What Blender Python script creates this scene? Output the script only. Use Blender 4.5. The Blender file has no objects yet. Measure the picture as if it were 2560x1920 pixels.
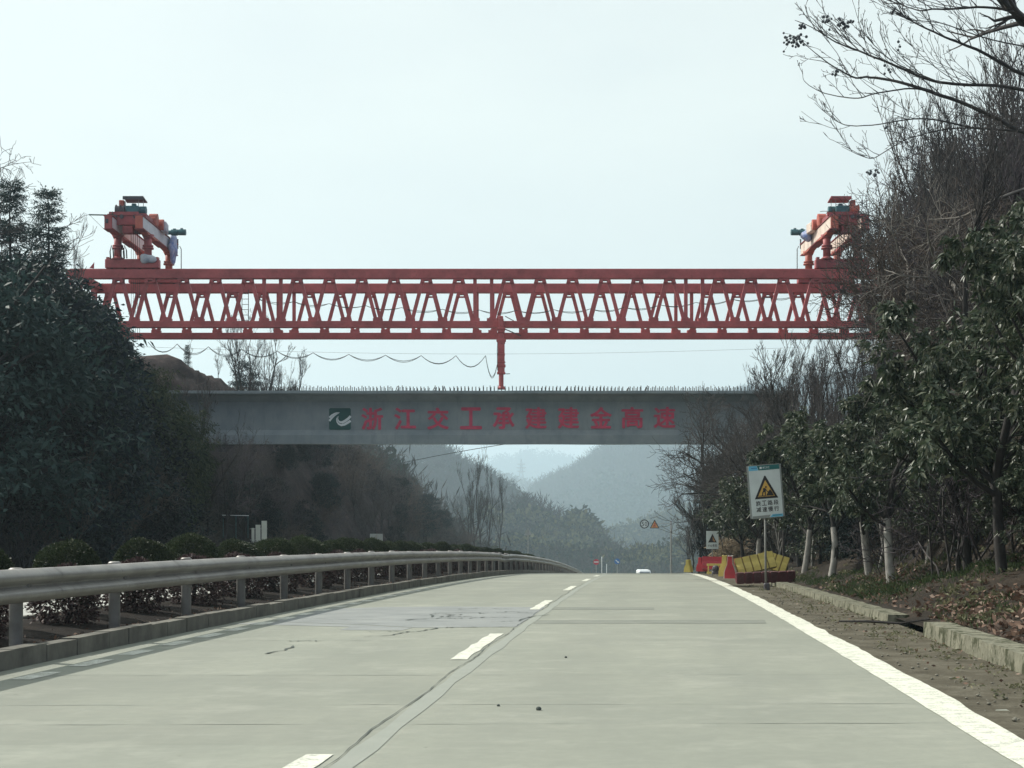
import bpy, math, random
import numpy as np
from mathutils import Vector, Matrix, Euler

# ------------------------------------------------------------------ camera, sky, sun, exposure
sc = bpy.context.scene
COL = sc.collection
EYE = 1.25          # eye height above the near road
FOC = 4000.0        # focal length in photo pixels (photo 2560 x 1920)
HORY = 1313.0       # photo row of the level horizon
cam_d = bpy.data.cameras.new("camera")
cam_d.sensor_width = 36.0
cam_d.lens = 36.0 * FOC / 2560.0
cam_d.shift_y = (HORY - 960.0) / 2560.0
cam_d.clip_start = 0.1
cam_d.clip_end = 8000.0
cam = bpy.data.objects.new("camera", cam_d)
cam.location = (0, 0, EYE)
cam.rotation_euler = (math.radians(90), 0, 0)
COL.objects.link(cam)
sc.camera = cam

SUN_EL, SUN_AZ = 42.0, -58.0     # degrees; azimuth from straight ahead, minus is left
S = Vector((math.sin(math.radians(SUN_AZ)) * math.cos(math.radians(SUN_EL)),
            math.cos(math.radians(SUN_AZ)) * math.cos(math.radians(SUN_EL)), math.sin(math.radians(SUN_EL))))
sun_d = bpy.data.lights.new("sun", 'SUN')
sun_d.energy = 4.3
sun_d.angle = math.radians(0.6)
sun_d.color = (1.0, 0.955, 0.87)
sun = bpy.data.objects.new("sun", sun_d)
sun.rotation_euler = S.to_track_quat('Z', 'Y').to_euler()
sun.location = (-40, 40, 60)
COL.objects.link(sun)

world = bpy.data.worlds.new("World")
sc.world = world
world.use_nodes = True
wn = world.node_tree
wn.nodes.clear()
w_out = wn.nodes.new("ShaderNodeOutputWorld")
w_bg = wn.nodes.new("ShaderNodeBackground")
w_bg.inputs[1].default_value = 0.10
w_sky = wn.nodes.new("ShaderNodeTexSky")
w_sky.sky_type = 'NISHITA'
w_sky.sun_disc = False
w_sky.sun_elevation = math.radians(SUN_EL)
w_sky.sun_rotation = math.radians(SUN_AZ)
w_sky.air_density = 1.0
w_sky.dust_density = 4.0
w_sky.ozone_density = 1.0
w_co = wn.nodes.new("ShaderNodeTexCoord")
w_map = wn.nodes.new("ShaderNodeMapping")
w_map.inputs['Scale'].default_value = (1.0, 1.0, 2.6)
w_no = wn.nodes.new("ShaderNodeTexNoise")
w_no.inputs['Scale'].default_value = 2.6
w_no.inputs['Detail'].default_value = 5.0
w_no.inputs['Roughness'].default_value = 0.5
w_ra = wn.nodes.new("ShaderNodeMapRange")
w_ra.inputs[1].default_value = 0.35
w_ra.inputs[2].default_value = 0.68
w_ra.inputs[3].default_value = 0.72
w_ra.inputs[4].default_value = 0.94
w_mix = wn.nodes.new("ShaderNodeMix")
w_mix.data_type = 'RGBA'
# thin bright overcast veil
w_dot = wn.nodes.new("ShaderNodeVectorMath"); w_dot.operation = 'DOT_PRODUCT'
w_dot.inputs[1].default_value = S
w_fac = wn.nodes.new("ShaderNodeMapRange"); w_fac.interpolation_type = 'SMOOTHSTEP'
w_fac.inputs[1].default_value = -.75; w_fac.inputs[2].default_value = .38; w_fac.inputs[3].default_value = 0.0; w_fac.inputs[4].default_value = 1.0
w_veil = wn.nodes.new("ShaderNodeMix"); w_veil.data_type = 'RGBA'
w_veil.inputs[6].default_value = (0.8, 1.6, 3.7, 1)
w_veil.inputs[7].default_value = (7.6, 8.15, 7.75, 1)
wn.links.new(w_co.outputs['Generated'], w_dot.inputs[0])
wn.links.new(w_dot.outputs['Value'], w_fac.inputs[0])
wn.links.new(w_fac.outputs[0], w_veil.inputs[0])
wn.links.new(w_veil.outputs[2], w_mix.inputs[7])
wn.links.new(w_co.outputs['Generated'], w_map.inputs[0])
wn.links.new(w_map.outputs[0], w_no.inputs['Vector'])
wn.links.new(w_no.outputs[0], w_ra.inputs[0])
wn.links.new(w_ra.outputs[0], w_mix.inputs[0])
wn.links.new(w_sky.outputs[0], w_mix.inputs[6])
wn.links.new(w_mix.outputs[2], w_bg.inputs[0])
wn.links.new(w_bg.outputs[0], w_out.inputs[0])

sc.view_settings.view_transform = 'Standard'
sc.view_settings.look = 'None'
sc.view_settings.exposure = 0.3
sc.view_settings.gamma = 1.0
sc.view_settings.use_curve_mapping = False
sc.render.engine = 'CYCLES'
cy = sc.cycles
cy.use_denoising = True
cy.denoiser = 'OPENIMAGEDENOISE'
cy.max_bounces = 4
cy.diffuse_bounces = 2
cy.glossy_bounces = 2
cy.transmission_bounces = 2
cy.volume_bounces = 2
cy.transparent_max_bounces = 4
cy.caustics_reflective = False
cy.caustics_refractive = False
cy.sample_clamp_indirect = 4.0
HAZE_DENSITY = 0.00036

# ------------------------------------------------------------------ coordinates
def R(y):
    """height of the road surface at distance y: a crest curve, then a steady fall, then the valley floor"""
    y = np.asarray(y, float)
    y0 = np.clip(y, 0, 170.0)
    z = -0.00018 * y0 ** 2 - 0.045 * np.clip(y - 170.0, 0, 60.0)
    return z
def XD(y):
    """x of the dashed lane line"""
    return -1.75 + 0.083 * np.asarray(y, float)
def W(u, y, h=0.0):
    return Vector((float(XD(y)) + u, y, float(R(y)) + h))
def at(px, py, d):
    return Vector(((px - 1280.0) / FOC * d, d, EYE + (HORY - py) / FOC * d))
def U(x, y):
    return x - float(XD(y))
def vnoise(x, y, seed=0):
    """smooth value noise, vectorised"""
    x = np.asarray(x, float); y = np.asarray(y, float)
    xi = np.floor(x).astype(np.int64); yi = np.floor(y).astype(np.int64)
    fx = x - xi; fy = y - yi
    fx = fx * fx * (3 - 2 * fx); fy = fy * fy * (3 - 2 * fy)
    def h(a, b):
        n = (a * 374761393 + b * 668265263 + seed * 974634777) & 0x7fffffff
        n = ((n ^ (n >> 13)) * 1274126177) & 0x7fffffff
        return ((n ^ (n >> 16)) & 0xffff) / 65535.0
    return (h(xi, yi) * (1 - fx) + h(xi + 1, yi) * fx) * (1 - fy) + (h(xi, yi + 1) * (1 - fx) + h(xi + 1, yi + 1) * fx) * fy
def fbm(x, y, seed=0, o=4):
    t = 0; a = 0.5
    for k in range(o):
        t = t + a * (vnoise(np.asarray(x) * 2 ** k, np.asarray(y) * 2 ** k, seed + k) - 0.5)
        a *= 0.5
    return t
def smin(a, b, p=4.0):
    a = np.maximum(a, 1e-4); b = np.maximum(b, 1e-4)
    return (a ** -p + b ** -p) ** (-1 / p)

TOE_L, TOE_R = -15.5, 5.35
def hl(u, y):
    """ground of the left cut slope above the road"""
    u = np.asarray(u, float); y = np.asarray(y, float)
    d = np.maximum(TOE_L - u, 0)
    H = np.interp(y, [0, 60, 74, 84, 89, 97, 103, 120, 170, 230], [8, 9, 9.0, 9.2, 12.6, 12.2, 9.3, 9.0, 12, 16])
    s = np.interp(y, [0, 60, 85, 110, 160], [1.35, 1.5, 1.95, 1.9, 1.2])
    return smin(s * d + 1e-3, H) + (fbm(u * .5, y * .5, 3) * 1.5 + fbm(u * 1.8, y * 1.8, 9) * .5) * np.clip(d / 2, 0, 1)
def hr(u, y):
    """ground of the right bank above the road"""
    u = np.asarray(u, float); y = np.asarray(y, float)
    a = np.clip(u - TOE_R, 0, 2.2); b = np.maximum(u - TOE_R - 2.2, 0)
    H = np.interp(y, [0, 30, 60, 75, 90, 130, 170], [9, 10.5, 10, 8.6, 8, 5, 4])
    d = np.maximum(u - TOE_R, 0)
    return 0.13 + 0.27 * a + smin(1.22 * b + 1e-3, H) + (fbm(u * .6, y * .6, 23) * 1.0) * np.clip(d / 2.5, 0, 1) + fbm(u * 3, y * 3, 31) * .22 * np.clip(d / .6, 0, 1)
def ground_z(x, y):
    u = U(x, y)
    if u < TOE_L: return float(R(y) + hl(u, y))
    if u > TOE_R: return float(R(y) + hr(u, y))
    return float(R(y))

# ------------------------------------------------------------------ materials
def lin(r, g, b):
    f = lambda c: (c / 255 / 12.92) if c <= 10.3 else ((c / 255 + 0.055) / 1.055) ** 2.4
    return (f(r), f(g), f(b))
class NT:
    def __init__(s, m):
        s.t = m.node_tree; s.b = s.t.nodes["Principled BSDF"]
    def n(s, typ, **kw):
        n = s.t.nodes.new(typ)
        for k, v in kw.items():
            if k in n.inputs: n.inputs[k].default_value = v
            else: setattr(n, k, v)
        return n
    def l(s, a, b): s.t.links.new(a, b)
    def noise(s, vec, scale, detail=4, rough=.55):
        n = s.n("ShaderNodeTexNoise"); n.inputs['Scale'].default_value = scale; n.inputs['Detail'].default_value = detail
        n.inputs['Roughness'].default_value = rough
        if vec is not None: s.l(vec, n.inputs['Vector'])
        return n.outputs[0]
    def ramp(s, fac, stops):
        r = s.n("ShaderNodeValToRGB"); e = r.color_ramp.elements
        while len(e) < len(stops): e.new(.5)
        for k, (p, c) in enumerate(stops):
            e[k].position = p; e[k].color = (*c, 1) if len(c) == 3 else c
        s.l(fac, r.inputs[0]); return r.outputs[0]
    def mix(s, fac, a, b, blend='MIX'):
        m = s.n("ShaderNodeMix"); m.data_type = 'RGBA'; m.blend_type = blend
        for sock, v in ((0, fac), (6, a), (7, b)):
            if isinstance(v, (int, float)): m.inputs[sock].default_value = v
            elif isinstance(v, tuple): m.inputs[sock].default_value = (*v, 1) if len(v) == 3 else v
            else: s.l(v, m.inputs[sock])
        return m.outputs[2]
    def math(s, op, a, b=None, c=None):
        m = s.n("ShaderNodeMath"); m.operation = op
        for k, v in enumerate((a, b, c)):
            if v is None: continue
            if isinstance(v, (int, float)): m.inputs[k].default_value = v
            else: s.l(v, m.inputs[k])
        return m.outputs[0]
    def bump(s, h, strength=.3, dist=.02):
        b = s.n("ShaderNodeBump"); b.inputs['Strength'].default_value = strength; b.inputs['Distance'].default_value = dist
        s.l(h, b.inputs['Height']); s.l(b.outputs[0], s.b.inputs['Normal'])
def new_mat(name, rough=.8, metal=0.0, spec=.3):
    m = bpy.data.materials.new(name); m.use_nodes = True
    b = m.node_tree.nodes["Principled BSDF"]
    b.inputs['Roughness'].default_value = rough; b.inputs['Metallic'].default_value = metal
    b.inputs['Specular IOR Level'].default_value = spec
    return m, NT(m)
def pos(t):
    return t.n("ShaderNodeNewGeometry").outputs['Position']
def objco(t):
    return t.n("ShaderNodeTexCoord").outputs['Object']
def mottled(name, cols, scale=3.0, rough=.8, metal=0, spec=.3, bump=0.0, detail=5, space='pos', bscale=None):
    """a surface whose colour wanders between the given colours"""
    m, t = new_mat(name, rough, metal, spec)
    v = pos(t) if space == 'pos' else objco(t)
    f = t.noise(v, scale, detail, .6)
    n = len(cols)
    stops = [(0.3 + 0.4 * k / max(n - 1, 1), c) for k, c in enumerate(cols)]
    c = t.ramp(f, stops)
    t.l(c, t.b.inputs['Base Color'])
    if bump: t.bump(t.noise(v, bscale or scale * 6, 4), bump, .02)
    return m
def leafy(name, cols, rough=.5, spec=.3, trans=0.25, objvar=.25):
    """leaf surface: colour varies from leaf to leaf and from plant to plant, some light passes through"""
    m, t = new_mat(name, rough, 0, spec)
    g = t.n("ShaderNodeNewGeometry"); oi = t.n("ShaderNodeObjectInfo")
    n = len(cols)
    c = t.ramp(g.outputs['Random Per Island'], [(k / max(n - 1, 1), c) for k, c in enumerate(cols)])
    f = t.math('MULTIPLY_ADD', oi.outputs['Random'], objvar, 1 - objvar / 2)
    c2 = t.mix(1.0, c, f, 'MULTIPLY')
    t.l(c2, t.b.inputs['Base Color'])
    if trans:
        tr = t.n("ShaderNodeBsdfTranslucent"); t.l(c2, tr.inputs[0])
        ms = t.n("ShaderNodeMixShader"); ms.inputs[0].default_value = trans
        t.l(t.b.outputs[0], ms.inputs[1]); t.l(tr.outputs[0], ms.inputs[2])
        out = [x for x in t.t.nodes if x.type == 'OUTPUT_MATERIAL'][0]
        t.l(ms.outputs[0], out.inputs[0])
    return m
M = {}
def paint(name, col, var=.25, rough=.55, rust=0.0, scale=2.5, metal=0.0, spec=.4, dirt=(.05, .04, .035)):
    """painted or galvanised steel with fading, grime and some rust"""
    m, t = new_mat(name, rough, metal, spec)
    v = pos(t)
    a = t.noise(v, scale, 5, .6); b = t.noise(v, scale * 7, 4, .65)
    c1 = tuple(max(0, x * (1 - var)) for x in col); c2 = tuple(min(1, x * (1 + var)) for x in col)
    c = t.ramp(a, [(.3, c1), (.7, c2)])
    if rust:
        f = t.ramp(b, [(.56, (0, 0, 0)), (.70, (rust, rust, rust))])
        c = t.mix(f, c, dirt)
    t.l(c, t.b.inputs['Base Color'])
    t.bump(b, .12, .01)
    return m

def concrete_road():
    m, t = new_mat("road_concrete", .85, 0, .25)
    p = pos(t); sx = t.n("ShaderNodeSeparateXYZ"); t.l(p, sx.inputs[0])
    u = t.math('SUBTRACT', sx.outputs[0], t.math('MULTIPLY_ADD', sx.outputs[1], .083, -1.75))
    cv = t.n("ShaderNodeCombineXYZ"); t.l(u, cv.inputs[0]); t.l(sx.outputs[1], cv.inputs[1])
    mp = t.n("ShaderNodeMapping"); mp.inputs['Scale'].default_value = (1, .18, 1); t.l(cv.outputs[0], mp.inputs[0])
    mq = t.n("ShaderNodeMapping"); mq.inputs['Scale'].default_value = (.5, 2.4, 1); t.l(cv.outputs[0], mq.inputs[0])
    big = t.noise(cv.outputs[0], .35, 4, .6); streak = t.noise(mp.outputs[0], 2.2, 5, .65)
    cross = t.noise(mq.outputs[0], 2.6, 5, .7); fine = t.noise(cv.outputs[0], 45, 4, .7)
    c = t.ramp(big, [(.32, (.235, .25, .208)), (.55, (.275, .288, .238)), (.75, (.30, .308, .255))])
    c = t.mix(t.math('MULTIPLY', t.ramp(streak, [(.42, (0, 0, 0)), (.72, (1, 1, 1))]), .38), c, (.20, .212, .185))
    c = t.mix(t.math('MULTIPLY', t.ramp(cross, [(.5, (0, 0, 0)), (.75, (1, 1, 1))]), .35), c, (.335, .34, .28))
    # wheel tracks polished a little darker
    for c0 in (-2.75, -1.15, 1.1, 2.75):
        d = t.math('ABSOLUTE', t.math('SUBTRACT', u, c0))
        f = t.n("ShaderNodeMapRange"); f.interpolation_type = 'SMOOTHSTEP'
        f.inputs[1].default_value = .15; f.inputs[2].default_value = .6; f.inputs[3].default_value = .16; f.inputs[4].default_value = 0
        t.l(d, f.inputs[0]); c = t.mix(f.outputs[0], c, (.185, .195, .168))
    # one slab a little different from the next (slabs 4.6 m long, one per lane)
    sl = t.n("ShaderNodeCombineXYZ")
    t.l(t.math('FLOOR', t.math('DIVIDE', sx.outputs[1], 4.6)), sl.inputs[0]); t.l(t.math('GREATER_THAN', u, .14), sl.inputs[1])
    wn_ = t.n("ShaderNodeTexWhiteNoise"); wn_.noise_dimensions = '2D'; t.l(sl.outputs[0], wn_.inputs['Vector'])
    c = t.mix(1.0, c, t.math('MULTIPLY_ADD', wn_.outputs[0], .12, .94), 'MULTIPLY')
    c = t.mix(t.math('MULTIPLY', t.ramp(fine, [(.35, (1, 1, 1)), (.6, (0, 0, 0))]), .28), c, (.22, .23, .205))
    med = t.noise(cv.outputs[0], 7.0, 6, .75); blot = t.noise(cv.outputs[0], 1.1, 5, .7)
    c = t.mix(t.math('MULTIPLY', t.ramp(med, [(.40, (1, 1, 1)), (.62, (0, 0, 0))]), .30), c, (.19, .205, .175))
    c = t.mix(t.math('MULTIPLY', t.ramp(blot, [(.52, (0, 0, 0)), (.74, (1, 1, 1))]), .45), c, (.375, .38, .325))
    dots = t.n("ShaderNodeTexVoronoi"); dots.inputs['Scale'].default_value = 1.7; t.l(cv.outputs[0], dots.inputs['Vector'])
    dt = t.ramp(dots.outputs['Distance'], [(.018, (1, 1, 1)), (.032, (0, 0, 0))])
    c = t.mix(t.math('MULTIPLY', dt, .55), c, (.09, .09, .08))
    t.l(c, t.b.inputs['Base Color'])
    t.bump(fine, .25, .006)
    return m
M['road'] = concrete_road()
M['opposite'] = mottled("far_carriageway_concrete", [(.36, .37, .34), (.44, .44, .41)], .6, .85, bump=.1)
def line_paint(name, col, worn):
    m, t = new_mat(name, .75, 0, .3)
    p = pos(t); a = t.noise(p, 9, 5, .7); b = t.noise(p, 70, 3, .7)
    f = t.ramp(t.math('MULTIPLY_ADD', b, .5, t.math('MULTIPLY', a, .5)), [(worn, (1, 1, 1)), (worn + .09, (0, 0, 0))])
    c = t.mix(f, col, (.36, .37, .32)); t.l(c, t.b.inputs['Base Color']); t.bump(b, .2, .004)
    return m
M['line'] = line_paint("white_road_paint", (.66, .67, .57), .42)
M['line_worn_sunlit'] = line_paint("worn_sunlit_white_road_paint", (.60, .62, .56), .46)
M['seal'] = mottled("pale_joint_sealant", [(.25, .27, .235), (.278, .295, .258)], 4, .8)
M['crack'] = mottled("dark_crack", [(.055, .07, .065), (.10, .115, .105)], 6, .9)
M['joint'] = mottled("slab_joint", [(.20, .22, .19), (.32, .335, .295)], 3, .9)
M['patch'] = mottled("grey_patch_concrete", [(.19, .205, .20), (.235, .25, .243), (.265, .28, .268)], 1.3, .85, bump=.15)
M['patch_dark'] = mottled("dark_patch_concrete", [(.165, .178, .152), (.215, .228, .195)], 2.2, .85, bump=.15)
def dirt_mat(name, cols, scale, bumps=.6):
    m, t = new_mat(name, .95, 0, .1)
    p = pos(t); a = t.noise(p, scale, 6, .65); b = t.noise(p, scale * 14, 5, .7)
    c = t.ramp(t.math('MULTIPLY_ADD', b, .35, t.math('MULTIPLY', a, .65)), [(.34 + .34 * k / (len(cols) - 1), c) for k, c in enumerate(cols)])
    t.l(c, t.b.inputs['Base Color']); t.bump(b, bumps, .04)
    return m
M['shoulder'] = dirt_mat("gritty_shoulder_dirt", [(.065, .058, .042), (.11, .10, .075), (.19, .18, .14)], 2.2)
M['soil'] = dirt_mat("dark_soil", [(.010, .009, .009), (.020, .017, .015), (.042, .034, .027)], 2.0)
M['bank'] = dirt_mat("bank_earth", [(.018, .017, .014), (.036, .030, .024), (.075, .058, .044)], 1.2, .9)
M['rock'] = dirt_mat("reddish_cut_rock", [(.014, .012, .013), (.034, .026, .026), (.085, .060, .055)], .9, 1.0)
M['slope'] = dirt_mat("wooded_slope_earth", [(.012, .014, .011), (.022, .022, .017), (.042, .036, .028)], .8, 1.0)
M['mound'] = dirt_mat("bare_earth_mound", [(.018, .016, .014), (.032, .027, .023), (.052, .042, .036)], 1.5, .8)
M['field'] = dirt_mat("valley_ground", [(.022, .028, .02), (.035, .038, .026), (.06, .055, .038)], .15, .4)
M['kerb'] = mottled("kerb_concrete", [(.085, .082, .070), (.145, .14, .12), (.20, .195, .165)], 2.6, .9, bump=.3)
def mossy():
    m, t = new_mat("mossy_drain_concrete", .92, 0, .2)
    p = pos(t); mp = t.n("ShaderNodeMapping"); mp.inputs['Scale'].default_value = (4, 2.6, 2.4); t.l(p, mp.inputs[0])
    a = t.noise(mp.outputs[0], 2.0, 5, .7); b = t.noise(p, 6, 5, .7)
    c = t.ramp(b, [(.35, (.13, .13, .095)), (.65, (.23, .225, .17))])
    c = t.mix(t.ramp(a, [(.50, (0, 0, 0)), (.60, (1, 1, 1))]), c, (.05, .055, .03))
    t.l(c, t.b.inputs['Base Color']); t.bump(b, .5, .03); return m
M['drain'] = mossy()
def girder_mat():
    m, t = new_mat("girder_concrete", .85, 0, .25)
    p = pos(t); mp = t.n("ShaderNodeMapping"); mp.inputs['Scale'].default_value = (1.6, 1, .35); t.l(p, mp.inputs[0])
    a = t.noise(p, .9, 5, .6); s = t.noise(mp.outputs[0], 1.6, 6, .7)
    c = t.ramp(a, [(.3, (.20, .235, .25)), (.55, (.255, .29, .30)), (.75, (.31, .335, .34))])
    c = t.mix(t.math('MULTIPLY', t.ramp(s, [(.5, (0, 0, 0)), (.72, (1, 1, 1))]), .45), c, (.13, .155, .16))
    t.l(c, t.b.inputs['Base Color']); t.bump(t.noise(p, 18, 4), .15, .01); return m
M['girder'] = girder_mat()
M['rebar'] = mottled("bare_steel_bar", [(.035, .032, .032), (.07, .06, .055)], 6, .7, .3)
M['letter'] = paint("faded_red_lettering", (.58, .07, .13), .22, .8, .55, 3.0, spec=.2, dirt=(.27, .22, .23))
M['logo_green'] = paint("dark_green_emblem", (.012, .075, .068), .15, .7)
M['logo_white'] = paint("white_emblem_stroke", (.72, .76, .76), .05, .7)
M['red_steel'] = paint("red_painted_steel", (.40, .085, .085), .28, .6, .5, 1.1, dirt=(.13, .045, .04))
M['red_dark'] = paint("darker_red_steel", (.30, .060, .066), .3, .6, .6, 1.3, dirt=(.08, .04, .035))
M['orange_steel'] = paint("orange_red_painted_steel", (.46, .11, .075), .25, .6, .4, 1.6, dirt=(.22, .08, .06))
M['white_panel'] = paint("greyish_white_panel", (.62, .62, .63), .12, .65, .35, 2, dirt=(.34, .30, .28))
M['peel_panel'] = paint("peeling_white_panel", (.66, .56, .48), .2, .65, 1.0, 1.6, dirt=(.42, .13, .07))
M['teal'] = paint("teal_machine_paint", (.035, .12, .135), .3, .55, .5, 4)
M['dark_steel'] = paint("dark_greasy_steel", (.06, .055, .065), .3, .6, .5, 4)
M['tarp'] = mottled("blue_white_striped_tarp", [(.10, .17, .45), (.30, .36, .55), (.58, .58, .66)], 4.5, .7)
M['tarp_grey'] = mottled("grey_white_sheet", [(.28, .32, .40), (.52, .54, .58), (.66, .67, .69)], 3, .7)
M['bag_green'] = mottled("dark_green_sack", [(.02, .06, .05), (.05, .11, .09)], 5, .8)
M['rail'] = paint("galvanised_guardrail", (.25, .238, .222), .28, .5, .7, 1.6, .35, .4, dirt=(.20, .18, .165))
M['post'] = paint("dusty_galvanised_post", (.17, .165, .155), .25, .65, .5, 3, .15, .4, dirt=(.13, .11, .10))
M['pole'] = paint("grey_sign_pole", (.27, .27, .255), .2, .6, .4, 5, .2)
M['cable'] = mottled("black_cable", [(.02, .025, .025), (.04, .045, .045)], 5, .7)
M['board'] = paint("white_sign_board", (.60, .66, .66), .07, .6, .25, 3, dirt=(.44, .48, .48))
M['board_back'] = paint("grey_sign_back", (.26, .28, .27), .1, .6)
M['sign_black'] = paint("black_sign_print", (.022, .02, .022), .1, .6)
M['sign_yellow'] = paint("amber_sign_print", (.60, .36, .075), .08, .6)
M['sign_orange'] = paint("orange_sign_print", (.62, .30, .11), .08, .6)
M['sign_teal'] = paint("teal_sign_band", (.012, .125, .125), .1, .6)
M['sign_blue'] = paint("sky_blue_sign_band", (.14, .46, .66), .1, .6)
M['sign_deep'] = paint("blue_sign_face", (.02, .12, .34), .08, .55)
M['sign_red'] = paint("red_sign_face", (.48, .03, .05), .08, .55)
M['b_yellow'] = paint("faded_yellow_plastic", (.58, .47, .13), .15, .6, .5, 5, dirt=(.40, .33, .16))
M['b_red'] = paint("red_plastic", (.40, .030, .045), .22, .55, .4, 3, dirt=(.22, .06, .06))
M['b_dark'] = paint("dirty_maroon_plastic", (.115, .045, .050), .35, .7, .7, 3, dirt=(.13, .095, .085))
M['b_pink'] = paint("sun_bleached_pink_plastic", (.58, .34, .34), .15, .6)
M['b_shade'] = paint("shaded_yellow_groove", (.22, .155, .04), .2, .7)  # shade of the moulded grooves put into a darker yellow
M['b_shade_red'] = paint("shaded_red_groove", (.10, .02, .025), .2, .7)  # the same groove shade as a darker red
M['b_sunlit'] = paint("sunlit_side_white", (.62, .58, .50), .12, .6)  # pale colour standing in for sun on a red barrier's side
M['whitewash'] = mottled("lime_washed_bark", [(.20, .195, .18), (.28, .27, .25), (.38, .37, .34)], 6, .9, bump=.3)
M['bark'] = mottled("dark_bark", [(.018, .017, .017), (.042, .038, .036)], 7, .9, bump=.4, space='obj')
M['bark_grey'] = mottled("grey_brown_bark", [(.036, .034, .033), (.075, .069, .064)], 6, .9, bump=.3, space='obj')
M['bark_pale'] = mottled("pale_grey_bark", [(.12, .11, .10), (.24, .22, .195)], 6, .9, bump=.3, space='obj')
M['twig'] = mottled("bare_twigs", [(.040, .038, .038), (.080, .072, .068)], 3, .9, space='obj')
M['twig_purple'] = mottled("purplish_bare_twigs", [(.040, .035, .042), (.078, .066, .074)], 3, .9, space='obj')
M['twig_brown'] = mottled("brown_bare_twigs", [(.045, .036, .031), (.090, .070, .058)], 3, .9, space='obj')
M['leaf_broad'] = leafy("glossy_broad_leaf", [(.020, .036, .022), (.034, .056, .028), (.075, .098, .058), (.17, .18, .125)], .45, .4, .2)
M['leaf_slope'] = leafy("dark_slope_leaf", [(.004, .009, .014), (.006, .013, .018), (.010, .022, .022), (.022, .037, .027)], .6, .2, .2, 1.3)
M['leaf_bamboo'] = leafy("bamboo_leaf", [(.014, .026, .014), (.024, .040, .019), (.040, .056, .025), (.075, .082, .038)], .55, .2, .3, .5)
M['leaf_conifer'] = leafy("conifer_needles", [(.016, .040, .038), (.024, .052, .046), (.035, .065, .055)], .6, .2, .15, .2)
M['leaf_hedge'] = leafy("hedge_leaf", [(.018, .030, .012), (.030, .048, .018), (.042, .060, .026), (.070, .080, .040)], .55, .25, .15, .3)
M['leaf_purple'] = leafy("purple_hedge_leaf", [(.040, .022, .026), (.070, .042, .042), (.09, .062, .058), (.15, .115, .105)], .6, .2, .15, .3)
M['leaf_dry'] = leafy("dry_fallen_leaf", [(.06, .035, .025), (.11, .065, .045), (.19, .12, .085), (.33, .25, .20)], .7, .2, .1, .0)
M['grass'] = leafy("verge_grass_blade", [(.030, .052, .020), (.05, .082, .030), (.09, .115, .05)], .6, .2, .3, 0)
M['weed'] = leafy("pale_weed_leaf", [(.09, .10, .05), (.15, .16, .09), (.22, .20, .12)], .6, .2, .3, 0)
M['reed'] = leafy("dry_reed", [(.30, .245, .175), (.40, .33, .24), (.50, .42, .32)], .8, .1, .35, .2)
M['berry'] = mottled("dark_berry", [(.03, .04, .05), (.06, .07, .08)], 8, .6)
M['stone'] = mottled("grey_stone", [(.12, .115, .09), (.22, .21, .17)], 9, .9, bump=.4)
M['far_green'] = leafy("far_evergreen_wood", [(.014, .027, .020), (.022, .037, .024), (.036, .050, .030)], .8, .1, .1, 0)
M['far_brown'] = leafy("far_leafless_wood", [(.034, .034, .032), (.048, .046, .042), (.068, .062, .054)], .9, .1, .15, 0)
M['far_yellow'] = leafy("far_bamboo_grove", [(.065, .075, .033), (.095, .10, .045), (.13, .128, .06)], .8, .1, .25, 0)
M['van_white'] = paint("white_vehicle_paint", (.78, .80, .80), .04, .35)
M['glass'] = paint("dark_window_glass", (.05, .07, .08), .1, .15, spec=.6)
M['rubber'] = mottled("tyre_rubber", [(.02, .02, .02), (.03, .03, .03)], 5, .9)
M['hoarding'] = paint("pale_site_hoarding", (.74, .76, .66), .06, .7)

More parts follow.
